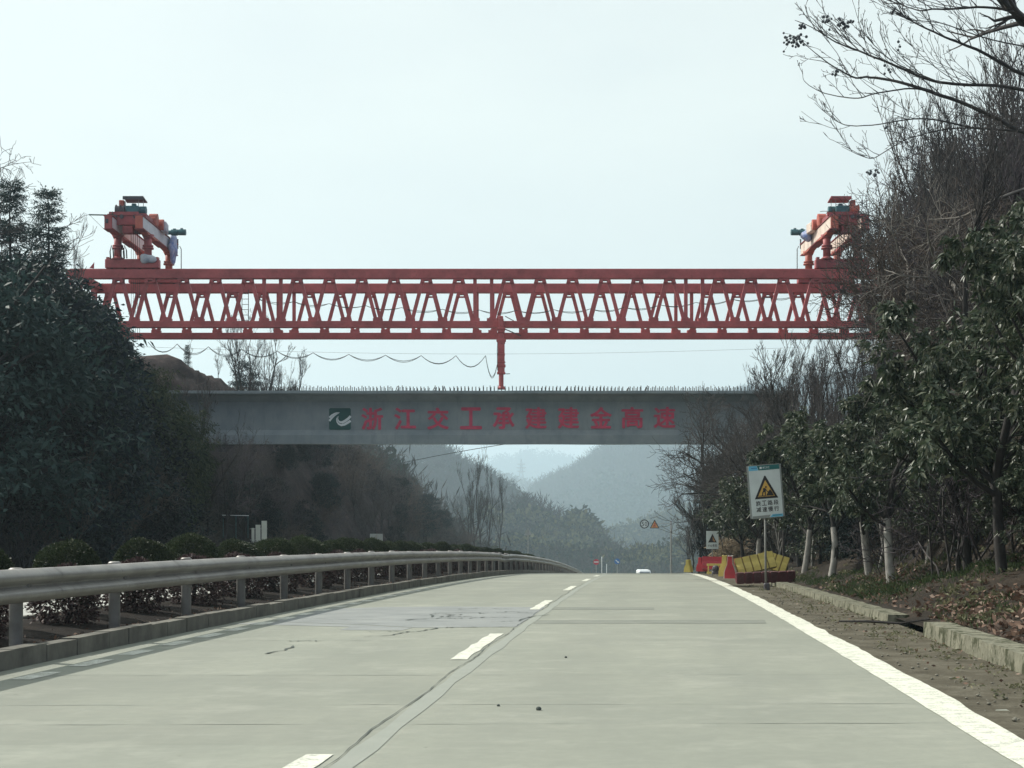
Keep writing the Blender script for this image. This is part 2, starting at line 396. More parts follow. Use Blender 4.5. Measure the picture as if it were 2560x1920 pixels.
# ------------------------------------------------------------------ mesh helpers
def mesh_np(name, V, quads=None, tris=None):
    V = np.asarray(V, np.float32).reshape(-1, 3)
    me = bpy.data.meshes.new(name)
    nq = 0 if quads is None else len(quads); nt = 0 if tris is None else len(tris)
    me.vertices.add(len(V)); me.vertices.foreach_set("co", V.ravel())
    idx = np.concatenate([np.asarray(a, np.int32).ravel() for a in (quads, tris) if a is not None and len(a)])
    me.loops.add(len(idx)); me.loops.foreach_set("vertex_index", idx)
    me.polygons.add(nq + nt)
    starts = np.concatenate([np.arange(nq) * 4, nq * 4 + np.arange(nt) * 3]).astype(np.int32)
    me.polygons.foreach_set("loop_start", starts)
    me.update(calc_edges=True)
    return me
class MB:
    """collects shapes in world space and links them as one mesh object"""
    def __init__(s): s.v = []; s.f = []
    def add(s, vs, fs):
        b = len(s.v); s.v += [tuple(v) for v in vs]; s.f += [tuple(i + b for i in f) for f in fs]; return s
    def box(s, c, size, rot=None, bev=0.0):
        x, y, z = (k / 2 for k in size); c = Vector(c)
        if bev <= 0:
            vs = [Vector((i * x, j * y, k * z)) for i in (-1, 1) for j in (-1, 1) for k in (-1, 1)]
            fs = [(0, 1, 3, 2), (4, 6, 7, 5), (0, 4, 5, 1), (2, 3, 7, 6), (0, 2, 6, 4), (1, 5, 7, 3)]
        else:
            b = min(bev, x * .9, y * .9, z * .9); vs = []; key = {}
            for i in (-1, 1):
                for j in (-1, 1):
                    for k in (-1, 1):
                        key[i, j, k] = len(vs)
                        vs += [Vector((i * x, j * (y - b), k * (z - b))), Vector((i * (x - b), j * y, k * (z - b))), Vector((i * (x - b), j * (y - b), k * z))]
            K = lambda i, j, k, a: key[i, j, k] + a
            fs = []
            for sgn in (-1, 1):
                fs += [(K(sgn, -1, -1, 0), K(sgn, 1, -1, 0), K(sgn, 1, 1, 0), K(sgn, -1, 1, 0)),
                       (K(-1, sgn, -1, 1), K(1, sgn, -1, 1), K(1, sgn, 1, 1), K(-1, sgn, 1, 1)),
                       (K(-1, -1, sgn, 2), K(1, -1, sgn, 2), K(1, 1, sgn, 2), K(-1, 1, sgn, 2))]
                for t in (-1, 1):
                    fs += [(K(sgn, t, -1, 0), K(sgn, t, -1, 1), K(sgn, t, 1, 1), K(sgn, t, 1, 0)),
                           (K(sgn, -1, t, 0), K(sgn, -1, t, 2), K(sgn, 1, t, 2), K(sgn, 1, t, 0)),
                           (K(-1, sgn, t, 1), K(-1, sgn, t, 2), K(1, sgn, t, 2), K(1, sgn, t, 1))]
                    for q in (-1, 1): fs.append((K(sgn, t, q, 0), K(sgn, t, q, 1), K(sgn, t, q, 2)))
        if rot is not None: vs = [rot @ v for v in vs]
        return s.add([c + v for v in vs], fs)
    def beam(s, a, b, w, h, up=(0, 0, 1)):
        """a bar of width w and height h from a to b"""
        a = Vector(a); b = Vector(b); d = (b - a).normalized(); up = Vector(up)
        if abs(d.dot(up)) > .98: up = Vector((0, 1, 0))
        sd = d.cross(up).normalized(); u2 = sd.cross(d)
        vs = [p + sd * (i * w / 2) + u2 * (j * h / 2) for p in (a, b) for i, j in ((-1, -1), (1, -1), (1, 1), (-1, 1))]
        return s.add(vs, [(0, 1, 2, 3), (7, 6, 5, 4), (0, 4, 5, 1), (1, 5, 6, 2), (2, 6, 7, 3), (3, 7, 4, 0)])
    def tube(s, pts, r, n=8, cap=True):
        pts = [Vector(p) for p in pts]; rs = r if isinstance(r, (list, tuple)) else [r] * len(pts)
        vs = []; fs = []
        for k, p in enumerate(pts):
            d = (pts[min(k + 1, len(pts) - 1)] - pts[max(k - 1, 0)]).normalized()
            up = Vector((0, 0, 1)) if abs(d.z) < .95 else Vector((0, 1, 0))
            a = d.cross(up).normalized(); b = d.cross(a).normalized()
            for q in range(n):
                t = 2 * math.pi * q / n; vs.append(p + (a * math.cos(t) + b * math.sin(t)) * rs[k])
        for k in range(len(pts) - 1):
            for q in range(n):
                q2 = (q + 1) % n; fs.append((k * n + q, k * n + q2, k * n + n + q2, k * n + n + q))
        if cap: fs += [tuple(range(n))[::-1], tuple((len(pts) - 1) * n + q for q in range(n))]
        return s.add(vs, fs)
    def prism(s, prof, origin, ax, ay, depth):
        """flat outline prof (2-D) in the plane ax, ay, given thickness along -(ax x ay) both ways: from 0 to depth"""
        o = Vector(origin); ax = Vector(ax); ay = Vector(ay); n = ax.cross(ay).normalized()
        m = len(prof)
        vs = [o + ax * p[0] + ay * p[1] + n * d for d in (0, depth) for p in prof]
        fs = [tuple(range(m))[::-1], tuple(range(m, 2 * m))] + [(k, (k + 1) % m, m + (k + 1) % m, m + k) for k in range(m)]
        return s.add(vs, fs)
    def sphere(s, c, r, nu=8, nv=5, sc_=(1, 1, 1)):
        c = Vector(c); vs = []; fs = []
        for j in range(nv + 1):
            a = math.pi * j / nv
            for i in range(nu):
                b = 2 * math.pi * i / nu
                vs.append(c + Vector((math.sin(a) * math.cos(b) * sc_[0], math.sin(a) * math.sin(b) * sc_[1], math.cos(a) * sc_[2])) * r)
        for j in range(nv):
            for i in range(nu):
                i2 = (i + 1) % nu; fs.append((j * nu + i, (j + 1) * nu + i, (j + 1) * nu + i2, j * nu + i2))
        return s.add(vs, fs)
    def build(s, name, mat, parent=None, smooth=False, origin=None):
        if parent is not None: o0 = parent_loc(parent)
        elif origin is not None: o0 = Vector(origin)
        else:
            v = np.array(s.v); o0 = Vector(((v[:, 0].min() + v[:, 0].max()) / 2, (v[:, 1].min() + v[:, 1].max()) / 2, v[:, 2].min()))
        me = bpy.data.meshes.new(name)
        me.from_pydata([tuple(Vector(v) - o0) for v in s.v], [], s.f); me.update()
        return link(name, me, mat, parent, o0, smooth)
LOC = {}
def parent_loc(o): return LOC[o.name]
def link(name, me, mat, parent=None, loc=(0, 0, 0), smooth=False):
    if mat is not None: me.materials.append(M[mat] if isinstance(mat, str) else mat)
    if smooth: me.polygons.foreach_set("use_smooth", [True] * len(me.polygons))
    o = bpy.data.objects.new(name, me); COL.objects.link(o)
    if parent is not None:
        o.parent = parent; LOC[o.name] = LOC.get(parent.name, Vector((0, 0, 0)))
    else:
        o.location = loc; LOC[o.name] = Vector(loc)
    return o
def thing(name, label, cat, loc=(0, 0, 0), rot=(0, 0, 0), group=None):
    o = bpy.data.objects.new(name, None); o.empty_display_size = .3; COL.objects.link(o)
    o.location = loc; o.rotation_euler = rot; LOC[o.name] = Vector(loc)
    return tag(o, label, cat, group)
def tag(o, label, cat, group=None):
    o["label"] = label; o["category"] = cat
    if group: o["group"] = group
    return o
def struct(o, label=None):
    o["kind"] = "structure"
    if label: o["label"] = label
    return o
def stuff(o, label, cat):
    o["kind"] = "stuff"; o["label"] = label; o["category"] = cat; return o
def copy_tree(o, parent=None):
    c = o.copy(); COL.objects.link(c); c.parent = parent
    for ch in list(KIDS.get(o.name, ())): copy_tree(ch, c)
    return c
KIDS = {}
def kids_of(root):
    """remember the children of a finished thing for quick copying"""
    def walk(o):
        ch = [x for x in COL.objects if x.parent == o]
        KIDS[o.name] = ch
        for x in ch: walk(x)
    walk(root)
def sheet(name, us, ys, hfun, mat, smooth=True):
    """a surface over road coordinates u (across) and y (along)"""
    us = np.asarray(us, float); ys = np.asarray(ys, float)
    UU, YY = np.meshgrid(us, ys)
    V = np.stack([XD(YY) + UU, YY, R(YY) + hfun(UU, YY)], -1).reshape(-1, 3)
    n = len(us); i, j = np.meshgrid(np.arange(n - 1), np.arange(len(ys) - 1))
    a = (j * n + i).ravel(); Q = np.stack([a, a + 1, a + n + 1, a + n], 1)
    return struct(link(name, mesh_np(name, V, Q), mat, None, (0, 0, 0), smooth))
def poly_sheet(name, outline_uy, mat, h):
    """a flat patch on the road from an outline in road coordinates"""
    mb = MB(); vs = [W(u, y, h) for u, y in outline_uy]
    mb.add(vs, [tuple(range(len(vs)))]); return struct(mb.build(name, mat))
def strip(mb, pts_uy, w, h):
    """a thin ribbon on the road along points (u, y)"""
    n = len(pts_uy); vs = []
    for k, (u, y) in enumerate(pts_uy):
        ww = w[k] if isinstance(w, (list, tuple)) else w
        u0, y0 = pts_uy[max(k - 1, 0)]; u1, y1 = pts_uy[min(k + 1, n - 1)]
        dx, dy = u1 - u0, y1 - y0; L = math.hypot(dx, dy) or 1
        nx, ny = -dy / L * ww / 2, dx / L * ww / 2
        vs += [W(u + nx, y + ny, h), W(u - nx, y - ny, h)]
    mb.add(vs, [(2 * k, 2 * k + 1, 2 * k + 3, 2 * k + 2) for k in range(n - 1)])
def text_mesh(body, size, bold=0.0, extrude=.004, align='CENTER'):
    cu = bpy.data.curves.new("lettering", 'FONT'); cu.body = body; cu.size = size; cu.align_x = align; cu.align_y = 'CENTER'
    cu.extrude = extrude; cu.offset = bold; cu.resolution_u = 3
    ob = bpy.data.objects.new("lettering", cu); COL.objects.link(ob)
    dg = bpy.context.evaluated_depsgraph_get(); dg.update()
    me = bpy.data.meshes.new_from_object(ob.evaluated_get(dg))
    bpy.data.objects.remove(ob); bpy.data.curves.remove(cu)
    return me
def me_vf(me):
    return [v.co.copy() for v in me.vertices], [tuple(p.vertices) for p in me.polygons]
def glyph(mb, ch, cx, cz, w, h, y, bold=0.0, thick=.006):
    """one character stretched into a w x h box in the plane facing the camera (-Y), standing proud of y; bold strokes
    are several passes of the brush, each a hair prouder than the last"""
    me = text_mesh(ch, 1.0, .006 if bold else 0.0, .5); v, f = me_vf(me); bpy.data.meshes.remove(me)
    xs = [p.x for p in v]; ys = [p.y for p in v]
    if not xs: return
    x0, x1, y0, y1 = min(xs), max(xs), min(ys), max(ys)
    bx = bold * w * .75; bz = bold * h * .5
    sx = (w - 2 * bx) / max(x1 - x0, 1e-6); sy = (h - 2 * bz) / max(y1 - y0, 1e-6)
    for k, (ox, oz) in enumerate(((0, 0), (-1, 0), (1, 0), (0, -1), (0, 1)) if bold else ((0, 0),)):
        mb.add([Vector((cx + ox * bx + (p.x - (x0 + x1) / 2) * sx, y - (p.z + .5) * thick - k * thick * .04, cz + oz * bz + (p.y - (y0 + y1) / 2) * sy)) for p in v], f)
def stroke(mb, pts, wid, y, thick=.006, closed=False):
    """a flat brush stroke through points (x, z) in a plane facing -Y"""
    n = len(pts); L = []; Rr = []
    for k in range(n):
        a = pts[max(k - 1, 0)]; b = pts[min(k + 1, n - 1)]
        dx, dz = b[0] - a[0], b[1] - a[1]; q = math.hypot(dx, dz) or 1
        w = wid[k] if isinstance(wid, (list, tuple)) else wid
        L.append((pts[k][0] - dz / q * w / 2, pts[k][1] + dx / q * w / 2)); Rr.append((pts[k][0] + dz / q * w / 2, pts[k][1] - dx / q * w / 2))
    for k in range(n - 1):
        plate(mb, [L[k], Rr[k], Rr[k + 1], L[k + 1]], y, thick)
def plate(mb, prof, y, thick=.006):
    """flat outline (x, z) lying from y - thick to y, facing -Y"""
    m = len(prof); vs = [Vector((p[0], yy, p[1])) for yy in (y - thick, y) for p in prof]
    mb.add(vs, [tuple(range(m)), tuple(range(m, 2 * m))[::-1]] + [(k, m + k, m + (k + 1) % m, (k + 1) % m) for k in range(m)])
def disc(r, n=24, cx=0, cz=0): return [(cx + r * math.cos(2 * math.pi * k / n), cz + r * math.sin(2 * math.pi * k / n)) for k in range(n)]

# ------------------------------------------------------------------ the ground, the road and its markings
ys_road = np.concatenate([np.arange(-12, 170, 2.0), np.arange(170, 300, 10.0)])
sheet("road", np.linspace(-3.92, 4.25, 14), ys_road, lambda u, y: 0 * u, 'road')
ys_g = np.concatenate([np.arange(-14, 180, 4.0), np.arange(180, 6200, 150.0)])
sheet("ground", np.concatenate([np.linspace(-2000, -60, 24), np.linspace(-50, 50, 21), np.linspace(60, 2000, 24)]), ys_g, lambda u, y: -0.35 - .031 * np.clip(y - 230, 0, None), 'field')
sheet("far_carriageway", np.linspace(-14.4, -6.25, 6), ys_road, lambda u, y: 0.0 * u, 'opposite')
sheet("far_verge", np.linspace(-16.5, -14.38, 6), np.arange(10, 170, 2.0), lambda u, y: -.004 + .1 * np.clip(-14.6 - u, 0, 1), 'slope')
rs_ = np.random.RandomState(4)
sheet("shoulder", np.linspace(3.96, 5.1, 12), np.arange(4, 150, .35), lambda u, y: .006 + .028 * fbm(u * 4, y * 4, 5) * np.clip((u - 4.0) * 4, 0, 1) + .02 * np.clip(u - 4.4, 0, 1), 'shoulder')
# edge line on the right, with a ragged outer edge
mb = MB(); e0 = []
yy = np.concatenate([np.arange(3, 40, .18), np.arange(40, 150, 1.5)])
for k, y in enumerate(yy):
    j = float(fbm(y * 1.3, 3.3, 8) * .10); j2 = float(fbm(y * 1.9, 8.3, 18) * .035)
    e0 += [W(3.71 + j2, float(y), .004), W(3.985 + j, float(y), .0105)]
mb.add(e0, [(2 * k, 2 * k + 1, 2 * k + 3, 2 * k + 2) for k in range(len(yy) - 1)])
struct(mb.build("edge_line", 'line'))
# lane dashes: 4 m long, 6.5 m gaps
mb = MB()
for k in range(-1, 15):
    y0 = 4.75 + 10.6 * k
    n = 10; pts = [(-.045 + .012 * math.sin(q * 2.1 + k), y0 + 4.05 * q / n) for q in range(n + 1)]
    strip(mb, pts, [.155 + .012 * math.sin(q * 3.7 + 2 * k) for q in range(n + 1)], .005)
struct(mb.build("lane_dashes", 'line'))
# the lengthwise slab joint beside the dashes: pale sealant, dark crack
mb = MB(); strip(mb, [(.17 + .008 * math.sin(y * .8), y) for y in np.arange(2, 150, 1.0)], [.12 + .03 * math.sin(y * 2.3) for y in np.arange(2, 150, 1.0)], .003)
struct(mb.build("joint_sealant", 'seal'))
mb = MB(); rr = random.Random(5)
strip(mb, [(.075 + .018 * math.sin(y * 1.7) + rr.uniform(-.008, .008), y) for y in np.arange(2, 45, .22)], [rr.uniform(.002, .013) for y in np.arange(2, 45, .22)], .0065)
struct(mb.build("lengthwise_crack", 'crack'))
# cross joints of the slabs
mb = MB()
for y0 in (6.2, 10.2, 11.35, 13.7, 18.2, 29.5, 34.0, 39.0, 46, 55):
    us = np.linspace(-3.85, 3.7, 40)
    strip(mb, [(u, y0 + .25 * (u / 3.8) * .25 + rr.uniform(-.012, .012)) for u in us], [rr.choice((.004, .008, .012, .02)) for u in us], .0028)
struct(mb.build("cross_joints", 'joint'))
# repaired stretch: grey patch in the left lane, two darker bands in the right lane
poly_sheet("repair_patch", [(-3.4, 22.2), (-2.0, 21.4), (-1.2, 20.7), (.08, 20.9), (.08, 26.9), (-1.5, 27.2), (-2.6, 27.0), (-3.5, 26.3)], 'patch', .0022)
poly_sheet("repair_patch", [(-3.85, 21.6), (-2.1, 20.9), (-2.1, 20.2), (-1.3, 20.1), (-1.25, 20.66), (-2.05, 21.35), (-3.42, 22.15)], 'patch', .0024)
poly_sheet("repair_band", [(.24, 25.9), (1.9, 25.9), (1.9, 26.9), (.24, 26.9)], 'patch_dark', .0024)
poly_sheet("repair_band", [(.24, 21.6), (3.4, 21.7), (3.45, 22.7), (.24, 22.55)], 'patch_dark', .0024)
mb = MB()
for pts, w in (([(-1.72, 19.8), (-1.4, 19.9), (-1.1, 19.7), (-.9, 20.6), (-.72, 20.75), (-.3, 20.8), (.05, 20.75)], .05),
               ([(-1.6, 22.6), (-1.2, 23.1), (-.9, 22.9), (-.6, 23.4), (-.2, 23.3)], .07), ([(-1.5, 24.6), (-1.0, 25.0), (-.75, 24.6), (-.4, 25.1), (.0, 24.9)], .06),
               ([(-1.35, 23.4), (-1.5, 24.4), (-1.0, 24.2), (-1.25, 23.5), (-.8, 23.6)], .07), ([(-1.3, 26.0), (-.9, 26.4), (-.4, 26.3)], .05),
               ([(-2.3, 18.0), (-2.05, 18.05), (-1.9, 18.0)], .04), ([(-2.02, 17.2), (-2.0, 16.5), (-2.06, 16.1)], .045), ([(-1.15, 19.75), (-1.3, 19.0), (-1.55, 18.8)], .05),
               ([(-3.3, 25.9), (-2.4, 26.3), (-1.6, 26.2), (-.9, 26.6)], .03), ([(-3.2, 23.1), (-2.4, 22.7), (-1.9, 22.9)], .03), ([(-.4, 22.1), (.0, 22.3), (.06, 23.5), (.3, 24.2)], .05)):
    q = []
    for a, b in zip(pts[:-1], pts[1:]):
        for k in range(6): q.append((a[0] + (b[0] - a[0]) * k / 6 + rr.uniform(-.03, .03), a[1] + (b[1] - a[1]) * k / 6 + rr.uniform(-.09, .09)))
    q.append(pts[-1]); strip(mb, q, [rr.uniform(.15, .85) * w for _ in q], .0072)
struct(mb.build("broken_cracks", 'crack'))
# worn left edge line, broken into blocks that paint its sunlit patches
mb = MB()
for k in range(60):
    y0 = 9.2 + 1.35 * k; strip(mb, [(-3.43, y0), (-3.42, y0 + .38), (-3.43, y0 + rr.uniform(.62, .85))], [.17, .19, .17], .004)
struct(mb.build("left_line_sun_patches", 'line_worn_sunlit'))
# median: kerb stones, soil, far kerb
mb = MB(); y = 6.0
while y < 170:
    L = rr.choice((.62, .8, .98)); jz = rr.uniform(-.012, .012)
    a, b = W(-3.99 + rr.uniform(-.008, .008), y, .075 + jz), W(-3.99 + rr.uniform(-.008, .008), y + L - .022, .075 + jz)
    mb.beam(a, b, .17, .19); y += L
struct(mb.build("median_kerb", 'kerb'))
sheet("median_soil", np.linspace(-6.2, -4.06, 12), np.arange(6, 170, .8), lambda u, y: .12 + .09 * np.sin((u + 6.2) / 2.14 * math.pi) + .08 * fbm(u * 3, y * 2, 41), 'soil')
mb = MB()
for y in np.arange(6, 170, 4.0): mb.beam(W(-6.24, y, .06), W(-6.24, y + 3.96, .06), .1, .2)
struct(mb.build("median_back_kerb", 'kerb'))
# drain kerb on the right: a broken low wall with a gap
def low_wall(y0, y1, u0, u1, h, w):
    mb = MB(); ys = np.arange(y0, y1 + .01, .45); n = len(ys); vs = []
    for k, y in enumerate(ys):
        u = u0 + (u1 - u0) * k / (n - 1); e = float(fbm(y * 1.1, 7, 51)) * .07; c = float(fbm(y * 2.7, 9, 57)) * .05
        vs += [W(u + e, y, -.06), W(u + .015 + e + c * .3, y, h + c), W(u + w + e, y, h + c * .5), W(u + w, y, -.06)]
    fs = [(4 * k + a, 4 * k + a + 1, 4 * k + a + 5, 4 * k + a + 4) for k in range(n - 1) for a in range(3)]
    fs += [(3, 2, 1, 0), tuple(4 * (n - 1) + a for a in range(4))]
    mb.add(vs, fs); return mb
struct(low_wall(6.0, 19.0, 4.92, 4.98, .19, .30).build("drain_kerb", 'drain'))
struct(low_wall(21.4, 46.0, 4.98, 4.95, .13, .30).build("drain_kerb", 'drain'))
# terrain on both sides
sheet("right_bank", np.concatenate([np.linspace(TOE_R - .25, 9, 30), np.linspace(9.3, 22, 30), np.linspace(24, 70, 12)]), np.arange(8, 172, .8), lambda u, y: hr(u, y) - .04 * (u < TOE_R), 'bank')
def split_slope():
    us = np.concatenate([np.linspace(TOE_L, -24, 36), np.linspace(-25, -70, 16)])
    sheet("left_slope", us, np.arange(10, 84.1, 1.0), hl, 'slope')
    sheet("rock_cut", us, np.arange(84, 132.1, .7), lambda u, y: hl(u, y) + (np.abs(fbm(u * 1.4 + y * .3, y * .9, 77)) * 1.6 - .3) * np.clip((TOE_L - u) / 1.5, 0, 1) * np.clip((y - 84) / 3, 0, 1) * np.clip((132 - y) / 3, 0, 1), 'rock', False)
    sheet("left_slope", us, np.arange(132, 190, 2.0), hl, 'slope')
split_slope()

# ------------------------------------------------------------------ guardrail along the median
def guardrail():
    t = thing("guardrail", "galvanised steel W-beam guardrail on round posts along the median kerb", "guardrail", W(-4.15, 14, .15))
    prof = [(-.01, .315), (.008, .309), (.040, .290), (.070, .268), (.084, .252), (.088, .236), (.084, .220), (.072, .206), (.012, .172), (.002, .156), (.012, .140), (.072, .106), (.084, .092), (.088, .076), (.084, .060), (.072, .046), (.012, .008), (-.01, 0)]
    ys = np.concatenate([np.arange(8, 60, 1.0), np.arange(60, 172, 2.0)])
    vs = []; fs = []; n = len(prof)
    for y in ys:
        dent = .05 * math.exp(-((y - 67.5) / 2.2) ** 2); wav = float(fbm(y * .35, 2, 61)) * .035
        for p, q in prof: vs.append(W(-4.10 + p + wav - dent, float(y), .565 + q - dent * 1.2 + wav * .5))
    for k in range(len(ys) - 1):
        for q in range(n - 1): fs.append((k * n + q, (k + 1) * n + q, (k + 1) * n + q + 1, k * n + q + 1))
    mb = MB(); mb.add(vs, fs)
    b = mb.build("rail_beam", 'rail', t, True)
    sol = b.modifiers.new("thickness", 'SOLIDIFY'); sol.thickness = .006; sol.offset = 0
    for k in range(56):
        y = 9.55 + 2.82 * k
        mb = MB(); hh = .87 + .012 * math.sin(k * 5.1)
        mb.tube([W(-4.22, y, .05), W(-4.22, y, hh)], .066, 14, False)
        p = mb.build("post", 'post', t, True)
        mb = MB(); mb.tube([W(-4.22, y, hh - .012), W(-4.22, y, hh + .012), W(-4.22, y, hh + .026)], [.074, .072, .05], 14); mb.build("post_cap", 'rail', p, True)
        mb = MB(); mb.box(W(-4.135, y, .72), (.10, .12, .20), None, .015); mb.build("spacer_block", 'post', p)
    for k in range(24):                       # lap joints: a second skin a hand's breadth long
        y = 12.0 + 4.0 * k; vs = []
        for yy in (y - .16, y + .16):
            for p, q in prof:
                wav = float(fbm(yy * .35, 2, 61)) * .035
                vs.append(W(-4.092 + p + wav, yy, .567 + q + wav * .5))
        mb = MB(); mb.add(vs, [(q, n + q, n + q + 1, q + 1) for q in range(n - 1)]); mb.build("lap_joint", 'rail', t, True)
guardrail()

# ------------------------------------------------------------------ bridge girder with lettering
GY = 76.0
def girder():
    t = thing("bridge_girder", "grey concrete bridge girder spanning the road with faded red lettering", "bridge girder", (-2.2, GY + .6, 5.11))
    x0, x1 = -16.4, 13.6
    prof = [(0, 7.59), (0, 7.46), (.55, 7.38), (.82, 7.12), (.86, 5.79), (.62, 5.53), (.62, 5.11), (1.22, 5.11), (1.22, 5.53), (.98, 5.79), (1.02, 7.12), (1.29, 7.38), (1.84, 7.46), (1.84, 7.59)]
    # the flange edge is nearest the camera; web and foot stand back under it
    mb = MB(); n = len(prof); xs = np.linspace(x0, x1, 46)
    vs = [Vector((x, GY + p - .62, z + .006 * math.sin(x * 1.1))) for x in xs for p, z in prof]
    fs = [(k * n + q, k * n + (q + 1) % n, (k + 1) * n + (q + 1) % n, (k + 1) * n + q) for k in range(len(xs) - 1) for q in range(n)]
    fs += [tuple(range(n))[::-1], tuple((len(xs) - 1) * n + q for q in range(n))]
    mb.add(vs, fs); mb.build("girder_body", 'girder', t)
    face = GY + .215
    # emblem: square plate and swoosh
    s = GY / FOC
    X = lambda px: (px - 1280) * s
    Z = lambda py: EYE + (HORY - py) * s
    zx = lambda x, y: (X(800 + x * .20796), Z(1000 + y * .20796))
    mb = MB(); a = zx(104, 94); b = zx(365, 354); c = .05
    plate(mb, [(a[0] + c, b[1]), (b[0] - c, b[1]), (b[0], b[1] + c), (b[0], a[1] - c), (b[0] - c, a[1]), (a[0] + c, a[1]), (a[0], a[1] - c), (a[0], b[1] + c)], face, .012)
    em = mb.build("emblem", 'logo_green', t)
    mb = MB(); k = s * .20796
    stroke(mb, [zx(*p) for p in ((106, 208), (140, 178), (175, 158), (205, 149), (232, 148))], [22 * k, 22 * k, 17 * k, 10 * k, 3 * k], face - .012, .006)
    stroke(mb, [zx(*p) for p in ((106, 248), (135, 214), (165, 186), (195, 166), (222, 156))], [26 * k, 22 * k, 17 * k, 11 * k, 3 * k], face - .012, .006)
    stroke(mb, [zx(*p) for p in ((216, 190), (207, 215), (212, 243), (232, 262), (262, 266), (300, 247), (335, 220), (363, 190))], [3 * k, 8 * k, 15 * k, 22 * k, 30 * k, 32 * k, 30 * k, 28 * k], face - .012, .006)
    stroke(mb, [zx(*p) for p in ((203, 196), (193, 225), (199, 258), (218, 285), (250, 299), (290, 291), (330, 268), (363, 246))], [3 * k, 9 * k, 15 * k, 20 * k, 26 * k, 27 * k, 27 * k, 29 * k], face - .012, .006)
    mb.build("emblem_strokes", 'logo_white', em)
    px = [929.5, 1012, 1094.5, 1177, 1259, 1340, 1421.5, 1503, 1581.5, 1662.5]
    for k, ch in enumerate("浙江交工承建建金高速"):
        mb = MB(); top = 1018.5 - k * .28; bot = 1074 - k * .5
        glyph(mb, ch, X(px[k]), (Z(top) + Z(bot)) / 2, 55 * s, Z(top) - Z(bot), face, .032, .012)
        mb.build("lettering", 'letter', t)
    # stirrup bars standing out of the top flange
    rr = random.Random(8); xs = np.arange(-15.9, 13.0, .175); kept = []
    for k, x in enumerate(xs):
        mb = MB(); ln = rr.random() < .12; tl = rr.uniform(-.16, .16) if ln else rr.uniform(-.018, .018); h = rr.uniform(.24, .31)
        for yy in (.15, .95):
            t2 = tl if ln else rr.uniform(-.02, .02)
            mb.tube([(x, GY + yy, 7.55), (x + t2, GY + yy, 7.59 + h)], .019, 4)
        kept.append(mb)
    for mb in kept[14:114]: mb.build("stirrup_bar", 'rebar', t)
    allm = MB()
    for mb in kept[:14] + kept[114:]: allm.add(mb.v, mb.f)
    allm.tube([(-11.0, GY + .4, 7.55), (-11.02, GY + .4, 8.15)], .02, 5)
    o = allm.build("stirrup_bars", 'rebar', t); o["kind"] = "stuff"
girder()
def abutment(x, label):
    t = thing("bridge_abutment", label, "abutment", (x, GY + .6, 0))
    mb = MB(); mb.box((x, GY + .6, 2.0), (1.6, 6.0, 6.2), None, .05); mb.build("abutment_wall", 'girder', t)
    mb = MB(); mb.box((x, GY + .6, 5.02), (.5, .6, .16)); mb.build("bearing", 'dark_steel', t)
abutment(-16.0, "concrete abutment under the end of the girder on the wooded left slope")
abutment(13.0, "concrete abutment under the girder end hidden by bare trees on the right bank")

